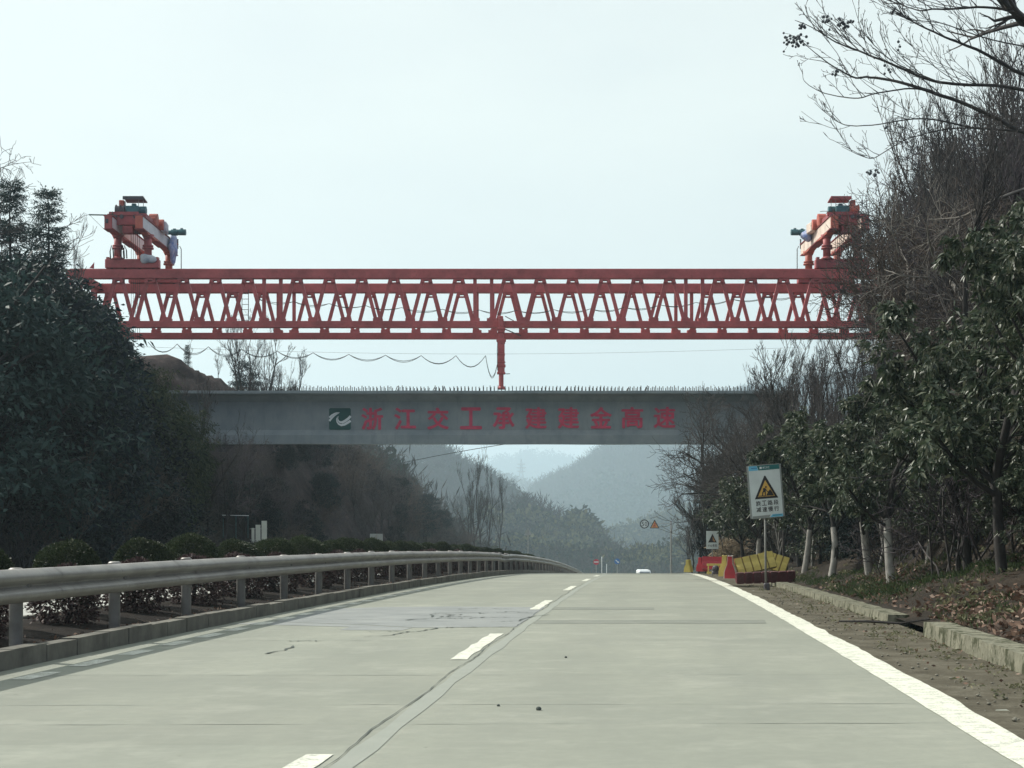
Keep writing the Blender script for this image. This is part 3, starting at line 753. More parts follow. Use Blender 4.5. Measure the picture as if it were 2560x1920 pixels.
# ------------------------------------------------------------------ launching gantry: two red trusses over the girder
TY1, TY2 = 77.1, 81.8
ZT, ZB = 13.55, 10.76
def gantry():
    t = thing("launching_gantry", "long red steel twin-truss launching gantry high above the concrete girder", "gantry", (-1, 79.5, 7.6))
    L = 10.16; x00 = -.98; xa, xb = x00 - 2 * L, x00 + 2 * L
    sp = 81 * .01925
    for TY in (TY1, TY2):
        mb = MB(); mb.box(((xa + xb) / 2, TY, ZT - .215), (xb - xa, .46, .43), None, .012)
        for x in np.arange(xa, xb, 5.08): mb.box((x, TY - .232, ZT - .21), (.30, .02, .40))
        mb.box(((xa + xb) / 2, TY, ZT + .028), (xb - xa, .10, .05))          # rail on top
        top = mb
        bot = MB(); bot.box(((xa + xb) / 2, TY, ZB + .155), (xb - xa, .42, .31), None, .012)
        diag = []
        for n in (-2, -1, 0, 1):
            s0 = x00 + n * L
            bots = [s0 + sp * k for k in range(7)]; tops = [s0 + sp * (k + .5) for k in range(6)]
            g0 = ZT - .43; g1 = ZB + .31
            for x in tops:
                for dx in (-.18, .18): top.box((x + dx, TY, g0 - .09), (.16, .38, .20))
                top.box((x, TY, g0 - .045), (.52, .36, .09)); top.box((x, TY, g0 - .21), (.46, .30, .05))
            for x in bots:
                bot.box((x, TY, g1 + .07), (.46, .34, .14)); bot.box((x, TY - .0, g1 + .15), (.24, .30, .08))
            for k in range(6):
                diag.append(((bots[k] + .10, g1 + .08), (tops[k] - .18, g0 - .06)))
                diag.append(((bots[k + 1] - .10, g1 + .08), (tops[k] + .18, g0 - .06)))
            for x in (s0, s0 + 6 * sp): diag.append(((x, g1), (x, g0)))
        top.build("top_chord", 'red_steel', t); bot.build("bottom_chord", 'red_steel', t)
        for (xx, z0), (x1, z1) in diag:
            mb = MB(); w = .17
            mb.beam((xx, TY, z0), (x1, TY, z1), .15, w, (1, 0, 0)); mb.build("vertical_strut" if abs(xx - x1) < .01 else "diagonal_strut", 'red_steel', t)
    # end frames joining the two trusses
    for x in (xa + .3, xb - .3):
        mb = MB(); mb.beam((x, TY1, ZT - .2), (x, TY2, ZT - .2), .3, .3); mb.beam((x, TY1, ZB + .2), (x, TY2, ZB + .2), .3, .3); mb.build("end_frame", 'red_dark', t)
    # middle support leg standing on the girder
    s = 76.6 / FOC; lx = (1253 - 1280) * s
    Z = lambda r: EYE + (HORY - (620 + r * .3617)) * s
    mb = MB(); LY = 76.62
    mb.box((lx, LY, (Z(625) + Z(860)) / 2), (.33, .33, Z(625) - Z(860)), None, .02)
    mb.box((lx - .015, LY, (Z(470) + Z(500)) / 2), (.22, .2, Z(470) - Z(500)), None, .03)
    mb.box((lx - .01, LY, (Z(490) + Z(640)) / 2), (.26, .26, Z(490) - Z(640)), None, .02)
    for r, w, h in ((560, .40, .12), (578, .34, .10), (640, .46, .10), (655, .38, .08), (735, .36, .10), (720, .32, .05), (790, .40, .06), (815, .42, .12), (865, .40, .10)):
        mb.box((lx, LY, Z(r)), (w, .36, h), None, .02)
    lg = mb.build("support_leg", 'red_steel', t)
    mb = MB(); mb.tube([(lx, LY, Z(860)), (lx, LY, Z(965))], .115, 14); mb.box((lx, LY, Z(972)), (.34, .34, .07)); mb.tube([(lx, LY, Z(968)), (lx, LY, Z(955))], [.2, .13], 14)
    mb.build("jack_foot", 'red_steel', lg)
    mb = MB(); mb.box((lx, LY, 7.60), (.6, .5, .06)); mb.build("foot_plate", 'dark_steel', lg)
    mb = MB(); mb.beam((lx + .1, LY - .1, Z(872)), (lx + .42, LY - .1, Z(870)), .03, .03); mb.tube([(lx - .17, LY - .17, Z(650)), (lx - .19, LY - .2, Z(720)), (lx - .17, LY - .2, Z(850))], .016, 5); mb.build("hose", 'cable', lg)
    mb = MB(); mb.beam((lx + .2, LY + .1, Z(560)), (lx + .95, TY1 + .8, Z(585)), .04, .04); mb.beam((lx + .2, LY + .1, Z(470)), (lx + .85, TY1 + .8, Z(500)), .03, .03); mb.build("stay_bar", 'dark_steel', lg)
    # ladder hung between the trusses
    mb = MB(); xl = (1937 * .3165 - 1280) * 79.5 / FOC; zt = EYE + (HORY - 440 - 930 * .3165) * 79.5 / FOC; zb = EYE + (HORY - 440 - 1140 * .3165) * 79.5 / FOC
    for dx in (-.16, .16): mb.beam((xl + dx, 79.5, zb - .2), (xl + dx, 79.5, zt + .2), .03, .03)
    for k in range(6): mb.beam((xl - .16, 79.5, zb + (zt - zb) * k / 5), (xl + .16, 79.5, zb + (zt - zb) * k / 5), .025, .025)
    mb.build("ladder", 'dark_steel', t)
    mb = MB(); p = at(234, 673, TY1)
    mb.tube([p + Vector((0, 0, -.1)), p + Vector((.02, 0, .33))], .015, 5); mb.prism([(0, 0), (.01, .28), (-.2, .02)], p + Vector((.0, 0, .03)), (1, 0, 0), (0, 0, 1), .01)
    mb.build("pennant", 'red_dark', t)
gantry()

# ------------------------------------------------------------------ lifting trolleys riding on the trusses
def trolley(cx, mir, label):
    """mir = 1: machines to the right as on the left-hand trolley; -1 mirrored"""
    t = thing("lifting_trolley", label, "crane trolley", (cx, 79.4, ZT + .05))
    f = lambda dx: cx + mir * dx
    wide = 'white_panel' if mir > 0 else 'peel_panel'
    for TY, nm in ((TY1, 0), (TY2, 1)):
        mb = MB(); mb.box((cx, TY, ZT + .28), (2.6, .42, .44), None, .03)
        for dx in (-1.18, 1.18): mb.box((cx + dx, TY, ZT + .53), (.14, .3, .14))
        c = mb.build("end_carriage", 'red_steel' if mir > 0 else 'red_dark', t)
        for dx in (-1.0, -.35, .35, 1.0):
            mb = MB(); mb.tube([(cx + dx, TY - .09, ZT + .10), (cx + dx, TY + .09, ZT + .10)], .085, 12); mb.build("wheel", 'dark_steel', c)
        for dx in (-.72, .73):
            mb = MB(); z0 = ZT + .5; z1 = 15.24
            mb.tube([(f(dx), TY, z0), (f(dx), TY, z0 + .12)], [.34, .2], 16); mb.tube([(f(dx), TY, z0), (f(dx), TY, z1)], .185, 16)
            for q in (.42, .52): mb.tube([(f(dx), TY, z0 + (z1 - z0) * q), (f(dx), TY, z0 + (z1 - z0) * q + .07)], .26 + .02 * (q < .5), 16)
            mb.tube([(f(dx), TY, z1 - .2), (f(dx), TY, z1)], [.2, .3], 16)
            mb.build("leg_column", 'orange_steel' if nm else 'red_steel', t, True)
    YA, YB = 75.2, 83.1
    for dx in (-.72, .73):
        x = f(dx)
        prof = [(YA, 15.80), (YB, 15.80), (YB, 15.32), (YB - .6, 15.20), (82.2, 15.16), (81.2, 15.16), (80.4, 15.2), (78.6, 15.2), (77.8, 15.16), (76.4, 15.16), (75.9, 15.2), (YA, 15.22)]
        mb = MB(); mb.prism(prof, (x + .17, 0, 0), (0, 1, 0), (0, 0, 1), -.34) if False else mb.add([Vector((x + sx, p, z)) for sx in (-.17, .17) for p, z in prof],
            [tuple(range(len(prof))), tuple(range(len(prof), 2 * len(prof)))[::-1]] + [(k, len(prof) + k, len(prof) + (k + 1) % len(prof), (k + 1) % len(prof)) for k in range(len(prof))])
        g = mb.build("cross_beam", 'red_steel' if dx < 0 else 'orange_steel', t)
        mb = MB(); mb.box((x, (YA + YB) / 2, 15.815), (.46, YB - YA, .03)); mb.box((x, (YA + YB) / 2, 15.86), (.06, YB - YA, .06)); mb.build("top_flange", 'red_dark', g)
        for yc, ln, zc in ((YA + .45, .9, 15.195), (79.5, 1.6, 15.185), (YB - .3, .5, 15.23)):
            mb = MB(); mb.box((x, yc, zc), (.44, ln, .03)); mb.build("bottom_flange", 'red_dark', g)
        mb = MB(); sx = x + mir * .178
        if mir < 0: sx = x - .178
        for y0, y1 in ((YA + .1, 78.9), (78.95, 82.0), (82.05, YB - .05)): mb.box((sx, (y0 + y1) / 2, 15.51), (.012, y1 - y0, .50))
        mb.build("side_panel", wide if dx > 0 or mir < 0 else 'white_panel', g)
        if dx < 0:
            mb = MB(); mb.box((x - mir * .05, YA - .012, 15.55), (.14, .02, .2)); mb.build("end_opening", 'dark_steel', g)
    # winch carriage between the beams
    mb = MB()
    mb.box((cx, 76.9, 15.98), (1.75, 1.5, .22), None, .02); mb.box((cx, 76.2, 15.72), (1.12, .18, .34)); mb.box((cx, 77.6, 15.62), (1.12, .18, .52))
    mb.box((cx - .2, 76.15, 16.08), (1.4, .12, .16)); mb.box((cx, 76.1, 15.3), (.5, .2, .35), None, .03)
    w = mb.build("winch_frame", 'red_dark', t)
    for dx in (-.62, -.3, .35, .68):
        mb = MB(); mb.tube([(f(dx), 76.05, 15.93), (f(dx), 76.25, 15.93)], .1, 12); mb.build("wheel", 'dark_steel', w)
    mb = MB(); mb.tube([(f(-.66), 76.6, 16.28), (f(-.30), 76.6, 16.28)], .26, 18)
    for dx in (-.68, -.48, -.28): mb.tube([(f(dx), 76.6, 16.28), (f(dx + .03), 76.6, 16.28)], .31, 18)
    mb.build("winch_drum", 'dark_steel' if mir > 0 else 'orange_steel', t)
    mb = MB(); mb.box((f(.15), 76.7, 16.32), (.62, .62, .40), None, .06); mb.tube([(f(-.2), 76.6, 16.34), (f(.2), 76.6, 16.34)], .2, 14); mb.tube([(f(.42), 76.7, 16.34), (f(.74), 76.7, 16.34)], .19, 14); mb.box((f(.18), 76.6, 16.58), (.2, .2, .12), None, .02)
    mb.build("gear_motor", 'teal', t)
    mb = MB(); mb.box((f(-.42), 76.7, 16.66), (.24, .3, .30), None, .02); mb.build("control_box", 'orange_steel', t)
    mb = MB(); mb.box((f(.18), 76.8, 16.88), (.98, .9, .05), Euler((math.radians(-7), 0, math.radians(0))).to_matrix(), .0); mb.box((f(.18), 76.36, 16.86), (.98, .03, .13)); mb.build("canopy", 'red_dark' if mir < 0 else 'dark_steel', t)
    mb = MB()
    for dx in (-.2, .42, .58):
        mb.tube([(f(dx), 76.5 + .3 * (dx > .5), 16.1), (f(dx), 76.5 + .3 * (dx > .5), 16.86)], .014, 5)
    mb.build("canopy_post", 'pole', t)
    mb = MB(); mb.tube([(f(.62), 78.0, 16.15), (f(1.0), 78.0, 16.15)], .28, 16); mb.box((f(.74), 77.9, 16.0), (.5, .5, .4), None, .04); mb.tube([(f(.86), 78.8, 16.05), (f(1.12), 78.8, 16.05)], .26, 16); mb.box((f(.6), 78.6, 16.1), (.3, 1.2, .2), None, .02)
    mb.build("hoist_drum", 'orange_steel', t)
    mb = MB(); mb.box((f(1.05), 79.3, 15.98), (.3, .9, .5), Euler((0, 0, .1)).to_matrix(), .05); mb.build("machine_cover", 'tarp_grey' if mir > 0 else 'peel_panel', t)
    mb = MB(); yb = 80.2; mb.tube([(f(.9), yb, 15.92), (f(1.2), yb, 15.92)], .11, 12); mb.tube([(f(1.2), yb, 15.92), (f(1.52), yb, 15.92), (f(1.55), yb, 15.92)], [.155, .155, .1], 14); mb.tube([(f(1.56), yb, 15.93), (f(1.92), yb, 15.93)], .15, 14); mb.box((f(1.72), yb, 16.08), (.12, .14, .1)); mb.box((f(1.36), yb, 16.07), (.14, .12, .08))
    mb.build("travel_motor", 'teal', t)
    # hoses, ropes and rails
    mb = MB()
    for dx in (-.15, -.05, .05, .15, .26): mb.tube([(f(dx), 77.4, 15.5), (f(dx), 77.4, 10.2)], .010, 4)
    mb.build("hoist_rope", 'cable', t)
    mb = MB()
    for q in (-1.02, -.5, -.38): mb.tube([(f(q), 76.9, ZT + .5), (f(q - .03), 76.9, ZT + .85), (f(q + .04), 76.9, ZT + 1.15), (f(q + .12), 76.9, ZT + .9), (f(q + .14), 76.9, ZT + .52)], .03, 6)
    mb.build("hydraulic_hose", 'cable', t)
    mb = MB(); mb.box((f(.92), YB - .05, 15.85), (.06, .06, .5)); mb.tube([(f(1.0), YB + .05, 15.75), (f(1.08), YB + .05, 15.6), (f(1.08), YB + .05, ZT)], .022, 6); mb.build("handrail_post", 'dark_steel', t)
    if mir > 0:
        mb = MB(); mb.beam((cx - .5, YA + .15, 15.85), (cx - 1.65, YA + .15, 15.87), .06, .05); mb.tube([(cx - 1.62, YA + .15, 15.86), (cx - .9, YA + .15, 15.15)], .008, 4); mb.tube([(cx - .55, YA + .15, 15.8), (cx - .55, YA + .15, 16.02)], .02, 5); mb.build("side_arm", 'bag_green', t)
    return t
trolley(-18.27, 1, "red crane trolley with teal motors and white panels at the gantry's left end")
trolley(15.9, -1, "orange crane trolley with peeling panels beside bare trees at the gantry's right end")
def rag(name, label, cat, c, size, mat, seed, axis=(1, 0)):
    """crumpled cloth bundle: a closed lumpy skin"""
    mb = MB(); mb.sphere(c, 1.0, 18, 12, size)
    c = Vector(c); rnd = random.Random(seed); ph = [rnd.uniform(0, 6) for _ in range(6)]
    mb.v = [tuple(c + (Vector(v) - c) * (1 + .16 * math.sin(9 * v[2] + ph[0] + 5 * v[0]) + .12 * math.sin(13 * v[0] + ph[1]) + .1 * math.sin(11 * v[1] + 7 * v[2] + ph[2]))) for v in mb.v]
    return tag(mb.build(name, mat, None, True), label, cat)
rag("tarp_bundle", "blue and white striped tarp bundled on the side of the left crane trolley", "tarp", (-17.15, 81.0, 15.25), (.22, .5, .68), 'tarp', 1)
rag("cloth_sheet", "crumpled grey-white cloth draped on the lower carriage of the left trolley", "cloth", (-17.55, 76.85, 14.02), (.36, .12, .22), 'tarp_grey', 2)
rag("tarp_bundle", "small white and purple tarp beside the motor of the right crane trolley", "tarp", (14.75, 80.0, 15.75), (.28, .3, .3), 'tarp', 3)
rag("hanging_sack", "long dark green sack hanging off the right side of the right trolley", "sack", (17.15, 76.4, 14.6), (.2, .2, .62), 'bag_green', 4)

# ------------------------------------------------------------------ hanging cables
def festoon(name, label, pts, Y, sag, seed):
    mb = MB(); rnd = random.Random(seed)
    for a, b in zip(pts[:-1], pts[1:]):
        A, B = at(a[0], a[1], Y), at(b[0], b[1], Y)
        sg = (sag if len(a) < 3 else a[2]) * Y / FOC
        for dz in (0, rnd.uniform(.02, .08)):
            mb.tube([A.lerp(B, q / 8) - Vector((0, dz * .3, sg * 4 * (q / 8) * (1 - q / 8) + dz * math.sin(q / 8 * math.pi))) for q in range(9)], .013, 4)
    return tag(mb.build(name, 'cable'), label, "cable")
festoon("festoon_cable", "black cable hanging in loops on a wire under the red gantry", [(370, 855, 22), (443, 860, 20), (521, 867, 18), (604, 873, 16), (693, 878, 14), (783, 882, 14), (872, 886, 13), (964, 888, 14), (1053, 889, 20), (1140, 889, 28), (1214, 889, 50), (1246, 895, 0)], 79.3, 15, 1)
festoon("festoon_cable", "black cable sagging in loops inside the red trusses", [(640, 745), (735, 754), (823, 759), (914, 764), (1004, 769), (1106, 773), (1198, 775), (1291, 776), (1384, 774), (1476, 772), (1560, 768), (1650, 762), (1740, 756), (1830, 748), (1920, 742), (1990, 738)], 79.3, 7, 2)
mb = MB(); mb.tube([at(320 + 112 * k, 852 + 33 * math.sin(math.pi * (320 + 112 * k) / 2400) , 79.35) for k in range(16)], .005, 4); tag(mb.build("carrier_wire", 'cable'), "thin straight wire that carries the looped cable under the gantry", "wire")
mb = MB(); mb.tube([at(930, 1172, 210), at(1010, 1156, 212), at(1100, 1138, 214), at(1190, 1122, 216), at(1290, 1106, 218), at(1380, 1092, 220), at(1480, 1078, 222)], .045, 5); tag(mb.build("power_line", 'cable'), "single dark power line crossing the valley below the girder", "power line")

# ------------------------------------------------------------------ signs
def roadworks_sign():
    """built round its own base, then set in place: x to the right, -y to the driver"""
    o = Vector((0, 0, 0))
    t = thing("roadworks_sign", "white roadworks sign with amber digging triangle on a thin grey pole", "road sign", (0, 0, 0))
    w, h, zb = .70, 1.20, 1.66
    T = math.radians(4.6)          # the board hangs a little askew
    def tilt(mb):
        c, s = math.cos(T), math.sin(T); z0 = zb + h / 2
        mb.v = [(x * c - (z - z0) * s, y, z0 + x * s + (z - z0) * c) for x, y, z in mb.v]; return mb
    mb = MB(); mb.tube([(.012, .05, -.05), (0.0, .05, 1.0), (-.012, .05, zb + .9)], .026, 10); pl = mb.build("pole", 'pole', t, True)
    mb = MB(); mb.box((.03, .05, .06), (.13, .13, .22), None, .02); mb.build("pole_foot", 'dark_steel', pl)
    mb = MB(); plate(mb, [(-w / 2, zb), (w / 2, zb), (w / 2, zb + h), (-w / 2, zb + h)], .02, .04); bd = tilt(mb).build("board", 'board', t)
    mb = MB()
    for p in (((-w / 2, zb), (w / 2, zb)), ((-w / 2, zb + h), (w / 2, zb + h)), ((-w / 2, zb), (-w / 2, zb + h)), ((w / 2, zb), (w / 2, zb + h))):
        mb.beam((p[0][0], .01, p[0][1]), (p[1][0], .01, p[1][1]), .075, .016, (0, 1, 0) if p[0][1] != p[1][1] else (0, 0, 1))
    tilt(mb).build("board_frame", 'board_back', bd)
    fy = -.0202
    q = lambda px, py: (-w / 2 + (px - 252) / (1006 - 252) * w, zb + h - (py - 172) / (1455 - 172) * h)   # zoomed-photo coordinates, tilt taken out
    rot = lambda px, py: q(px, py + (px - 630) * .085)
    mb = MB(); plate(mb, [(-w / 2 + .005, zb + h - .115), (-w / 2 + .215, zb + h - .115), (-w / 2 + .185, zb + h - .006), (-w / 2 + .005, zb + h - .006)], fy, .003); tilt(mb).build("blue_band", 'sign_blue', bd)
    mb = MB(); plate(mb, [(-w / 2 + .222, zb + h - .115), (w / 2 - .005, zb + h - .115), (w / 2 - .005, zb + h - .006), (-w / 2 + .192, zb + h - .006)], fy, .003); tilt(mb).build("teal_band", 'sign_teal', bd)
    mb = MB(); plate(mb, [(-w / 2 + .005, zb + .008), (.03, zb + .008), (.07, zb + .062), (-w / 2 + .005, zb + .05)], fy, .003); tilt(mb).build("grey_band", 'board_back', bd)
    mb = MB(); plate(mb, [(.05, zb + .008), (w / 2 - .005, zb + .008), (w / 2 - .005, zb + .068), (.115, zb + .068)], fy, .003); tilt(mb).build("blue_band", 'sign_blue', bd)
    mb = MB()
    for k in range(9): plate(mb, [(.12 + .022 * k, zb + .034), (.136 + .022 * k, zb + .034), (.136 + .022 * k, zb + .052), (.12 + .022 * k, zb + .052)], fy - .003, .002)
    tilt(mb).build("fine_print", 'sign_teal', bd)
    mb = MB()
    for k in range(6): plate(mb, [(-.285 + .022 * k, zb + h - .068), (-.268 + .022 * k, zb + h - .068), (-.268 + .022 * k, zb + h - .05), (-.285 + .022 * k, zb + h - .05)], fy - .003, .002)
    tilt(mb).build("fine_print", 'sign_deep', bd)
    mb = MB()
    for k, ch in enumerate("浙江交工"): glyph(mb, ch, -.015 + .041 * k, zb + h - .06, .036, .042, fy - .0032, .02, .002)
    plate(mb, [(-.098, zb + h - .085), (-.05, zb + h - .085), (-.05, zb + h - .037), (-.098, zb + h - .037)], fy - .0032, .002)
    tilt(mb).build("lettering", 'logo_white', bd)
    cx, zt_, z0, hb = .005, zb + h - .245, zb + .435, .265
    mb = MB(); plate(mb, [(cx - hb, z0), (cx + hb, z0), (cx + .012, zt_), (cx - .012, zt_)], fy, .003); tri = tilt(mb).build("warning_triangle", 'sign_black', bd)
    mb = MB(); plate(mb, [(cx - hb + .075, z0 + .048), (cx + hb - .075, z0 + .048), (cx, zt_ - .10)], fy - .0032, .003); tilt(mb).build("triangle_face", 'sign_yellow', bd)
    mb = MB(); y = fy - .0064
    Kx = lambda px, py: (cx + (px - 632) / 545 * .53, z0 + (950 - (py + (px - 632) * .06)) / 560 * (zt_ - z0))
    plate(mb, disc(.021, 14, *Kx(637, 668)), y, .003)
    plate(mb, [Kx(*p) for p in ((565, 700), (600, 690), (628, 705), (632, 745), (618, 775), (590, 782), (566, 770))], y, .003)
    stroke(mb, [Kx(*p) for p in ((585, 770), (555, 800), (543, 880))], [.036, .026, .02], y, .003)
    stroke(mb, [Kx(*p) for p in ((608, 770), (612, 810), (610, 880))], [.036, .024, .02], y, .003)
    stroke(mb, [Kx(*p) for p in ((622, 712), (634, 745), (656, 770), (684, 778))], [.026, .018, .014, .012], y, .003)
    stroke(mb, [Kx(*p) for p in ((626, 730), (650, 768), (690, 800))], [.010, .009, .009], y - .003, .003)
    plate(mb, [Kx(*p) for p in ((630, 880), (670, 800), (728, 722), (762, 770), (806, 868), (800, 880))], y, .003)
    stroke(mb, [Kx(*p) for p in ((450, 888), (620, 882))], [.014, .016], y, .003)
    tilt(mb).build("digger_symbol", 'sign_black', bd)
    for row, tx in ((0, "施工路段"), (1, "减速慢行")):
        mb = MB()
        for k, ch in enumerate(tx): glyph(mb, ch, -.19 + .134 * k, zb + .335 - row * .142, .110, .114, fy, .014, .003)
        tilt(mb).build("lettering", 'sign_black', bd)
    p = W(4.50, 36.4, .0); t.location = p; t.rotation_euler = (0, 0, math.radians(-3))
roadworks_sign()
def rockfall_sign():
    t = thing("rockfall_sign", "small white falling-rocks sign board in front of dry reeds and barriers", "road sign", (0, 0, 0))
    w, h, zb = .455, .675, 1.13
    mb = MB(); mb.tube([(0, .04, -.1), (0, .04, zb + .5)], .022, 8); mb.build("pole", 'pole', t)
    mb = MB(); plate(mb, [(-w / 2, zb), (w / 2, zb), (w / 2, zb + h), (-w / 2, zb + h)], .015, .03); bd = mb.build("board", 'board', t)
    fy = -.0152
    mb = MB(); plate(mb, [(-.16, zb + .245), (.16, zb + .245), (0, zb + .57)], fy, .004); mb.build("warning_triangle", 'sign_black', bd)
    mb = MB(); plate(mb, [(.012, zb + .285), (.105, zb + .285), (.012, zb + .46)], fy - .0042, .004); mb.build("triangle_face", 'sign_orange', bd)
    mb = MB()
    for x, z, r in ((.03, .30, .02), (.05, .34, .016), (.03, .38, .014)): plate(mb, disc(r, 8, x, zb + z), fy - .0085, .003)
    mb.build("rock_symbol", 'sign_black', bd)
    mb = MB()
    for k, ch in enumerate("小心落石"): glyph(mb, ch, -.132 + .088 * k, zb + .13, .074, .085, fy, .03, .004)
    mb.build("lettering", 'sign_black', bd)
    p = at(1781, 1350, 60); t.location = (p.x, p.y, p.z - zb - h / 2); t.rotation_euler = (0, 0, math.radians(-4))
rockfall_sign()
def overhead_signs():
    """thin cantilever pole beyond the crest with two sign faces"""
    D = 140.0; s = D / FOC
    base = at(1678, 1430, D); t = thing("cantilever_signpost", "thin grey cantilever pole beyond the crest carrying a 50 limit and a merging triangle", "signpost", base)
    zs = EYE + (HORY - 1310) * s
    mb = MB(); mb.tube([base + Vector((0, .1, -2)), (base.x, D + .1, zs + .3)], [.10, .07], 8); mb.build("pole", 'pole', t)
    mb = MB(); mb.tube([(base.x, D + .1, zs + .05), (at(1600, 0, D).x, D + .1, zs + .05)], .022, 6); mb.build("arm", 'pole', t)
    c = at(1611, 1310, D)
    mb = MB(); plate(mb, disc(.40, 28, c.x, c.z), D, .03); f = mb.build("speed_limit_sign", 'sign_black', t)
    mb = MB(); plate(mb, disc(.31, 28, c.x, c.z), D - .031, .006); mb.build("sign_face", 'board', f)
    mb = MB()
    for k, ch in enumerate("50"): glyph(mb, ch, c.x - .14 + .27 * k, c.z, .2, .36, D - .038, 0, .006)
    mb.build("number", 'sign_black', f)
    c = at(1636.5, 1310.5, D)
    mb = MB(); plate(mb, [(c.x - .42, c.z - .36), (c.x + .42, c.z - .36), (c.x + .02, c.z + .38), (c.x - .02, c.z + .38)], D, .03); f = mb.build("merge_sign", 'sign_black', t)
    mb = MB(); plate(mb, [(c.x - .31, c.z - .295), (c.x + .31, c.z - .295), (c.x, c.z + .25)], D - .031, .006); mb.build("sign_face", 'sign_orange', f)
    mb = MB(); stroke(mb, [(c.x + .03, c.z - .25), (c.x + .03, c.z + .04)], [.075, .06], D - .038, .006); stroke(mb, [(c.x - .13, c.z - .24), (c.x - .10, c.z - .13), (c.x + .02, c.z - .06)], [.06, .06, .05], D - .038, .006); plate(mb, [(c.x - .06, c.z + .02), (c.x + .12, c.z + .02), (c.x + .03, c.z + .13)], D - .038, .006)
    mb.build("merge_arrow", 'b_red', f)
overhead_signs()
def disc_sign(px, py, D, name, label, face, kind):
    c = at(px, py, D); g = float(R(D)); t = thing(name, label, "road sign", (c.x, D, g))
    r = 7.2 * D / FOC
    mb = MB(); mb.tube([(c.x, D + .05, g - .3), (c.x, D + .05, c.z)], .04, 6); mb.build("pole", 'pole', t)
    mb = MB(); plate(mb, disc(r, 24, c.x, c.z), D, .03); mb.build("sign_face", face, t)
    mb = MB()
    if kind == 'bar': plate(mb, [(c.x - r * .78, c.z - r * .2), (c.x + r * .78, c.z - r * .2), (c.x + r * .78, c.z + r * .2), (c.x - r * .78, c.z + r * .2)], D - .031, .01)
    else:
        stroke(mb, [(c.x - r * .55, c.z + r * .5), (c.x + r * .3, c.z - r * .25)], r * .24, D - .031, .01)
        plate(mb, [(c.x + r * .62, c.z - r * .55), (c.x + r * .55, c.z + r * .1), (c.x - r * .02, c.z - r * .5)], D - .031, .01)
    mb.build("white_bar" if kind == 'bar' else "white_arrow", 'board', t)
disc_sign(1490.5, 1405, 210, "no_entry_sign", "small round red no-entry sign far down beyond the crest of the road", 'sign_red', 'bar')
disc_sign(1543, 1403.5, 212, "keep_right_sign", "small round blue sign with a white arrow far down beyond the crest", 'sign_deep', 'arrow')
for px, top in ((1504.5, 1394), (1516.5, 1412)):
    a = at(px, 1436, 212); b = at(px, top, 212); mb = MB(); mb.tube([(a.x, a.y, a.z - 1), b], .04, 6); mb.tube([b, b + Vector((0, 0, .12))], [.06, .03], 6)
    tag(mb.build("marker_post", 'van_white'), "thin pale marker post between the red and blue signs, the %s one" % ("taller" if top < 1400 else "shorter"), "post")
def back_sign(px, py, D, prof, name, label):
    c = at(px, py, D); g = ground_z(c.x, D); t = thing(name, label, "road sign", (c.x, D, g))
    mb = MB(); mb.tube([(c.x, D - .03, g - .4), (c.x, D - .03, c.z + .1)], .035, 6); mb.build("pole", 'pole', t)
    mb = MB(); plate(mb, [(c.x + x * D / FOC, c.z + z * D / FOC) for x, z in prof], D + .03, .03); mb.build("sign_back", 'board_back', t)
back_sign(1320, 1330, 150, [(-10, -8), (10, -8), (1, 9), (-1, 9)], "triangle_sign", "dull back of a triangular sign above the far median hedge")
back_sign(941, 1343.5, 62, [(-16, -9), (16, -9), (16, 9), (-16, 9)], "direction_board", "plain grey-green back of a small board above the hedge on the left")
for k, px in enumerate((1479, 1530)):
    c = at(px, 1385, 215); mb = MB()
    mb.beam(c + Vector((-.22, 0, .26)), c + Vector((.22, 0, .26)), .05, .06); mb.beam(c + Vector((-.22, 0, -.26)), c + Vector((.22, 0, -.26)), .05, .06)
    mb.beam(c + Vector((-.22 if k == 0 else .22, 0, -.26)), c + Vector((-.22 if k == 0 else .22, 0, .26)), .05, .06); mb.tube([c + Vector((.0, .05, -4.4)), c + Vector((0, .05, .2))], .03, 5)
    tag(mb.build("sign_frame", 'teal'), "small dark sign frame above the %s" % ("red no-entry sign" if k == 0 else "blue arrow sign"), "sign frame")

# ------------------------------------------------------------------ traffic barriers heaped at the verge
def barrier(mat, label, L, loc, rot, stripe=None, scale=1.0):
    """hollow plastic road barrier: narrow top, waist, splayed foot, moulded ribs; length along its own x"""
    t = thing("traffic_barrier", label, "barrier", (0, 0, 0), (0, 0, 0), None)
    half = [(.085, .80), (.095, .62), (.105, .50), (.17, .36), (.215, .22), (.225, .0)]
    prof = half + [(-y, z) for y, z in half[::-1]]
    def section(x0, x1, grow, mb):
        pr = [(y * grow, z if z < .79 else z - (1 - grow) * .16) for y, z in prof]; n = len(pr)
        mb.add([Vector((x, y, z)) for x in (x0, x1) for y, z in pr], [tuple(range(n)), tuple(range(n, 2 * n))[::-1]] + [(k, n + k, n + (k + 1) % n, (k + 1) % n) for k in range(n)])
    mb = MB(); m = max(2, int(round(L / .36))); dx = L / m
    for k in range(m):
        section(-L / 2 + k * dx + .035, -L / 2 + (k + 1) * dx - .035, 1.0, mb)
    body = mb.build("barrier_body", mat, t)
    mb = MB(); section(-L / 2 + .01, L / 2 - .01, .86, mb); mb.build("recess", {'b_yellow': 'b_shade', 'b_red': 'b_shade_red'}.get(mat, 'b_shade_red') if stripe is None else stripe, t)
    mb = MB()
    for x in (-L / 4, L / 4): mb.tube([(x, 0, .78), (x, 0, .815)], .05, 10)
    mb.build("filler_cap", 'dark_steel', t)
    t.location = loc; t.rotation_euler = rot; t.scale = (scale,) * 3
    return t
D_ = 42.0
def bl(px, py, d, dz=0): p = at(px, py, d); return (p.x, p.y, p.z + dz)
rd = math.radians
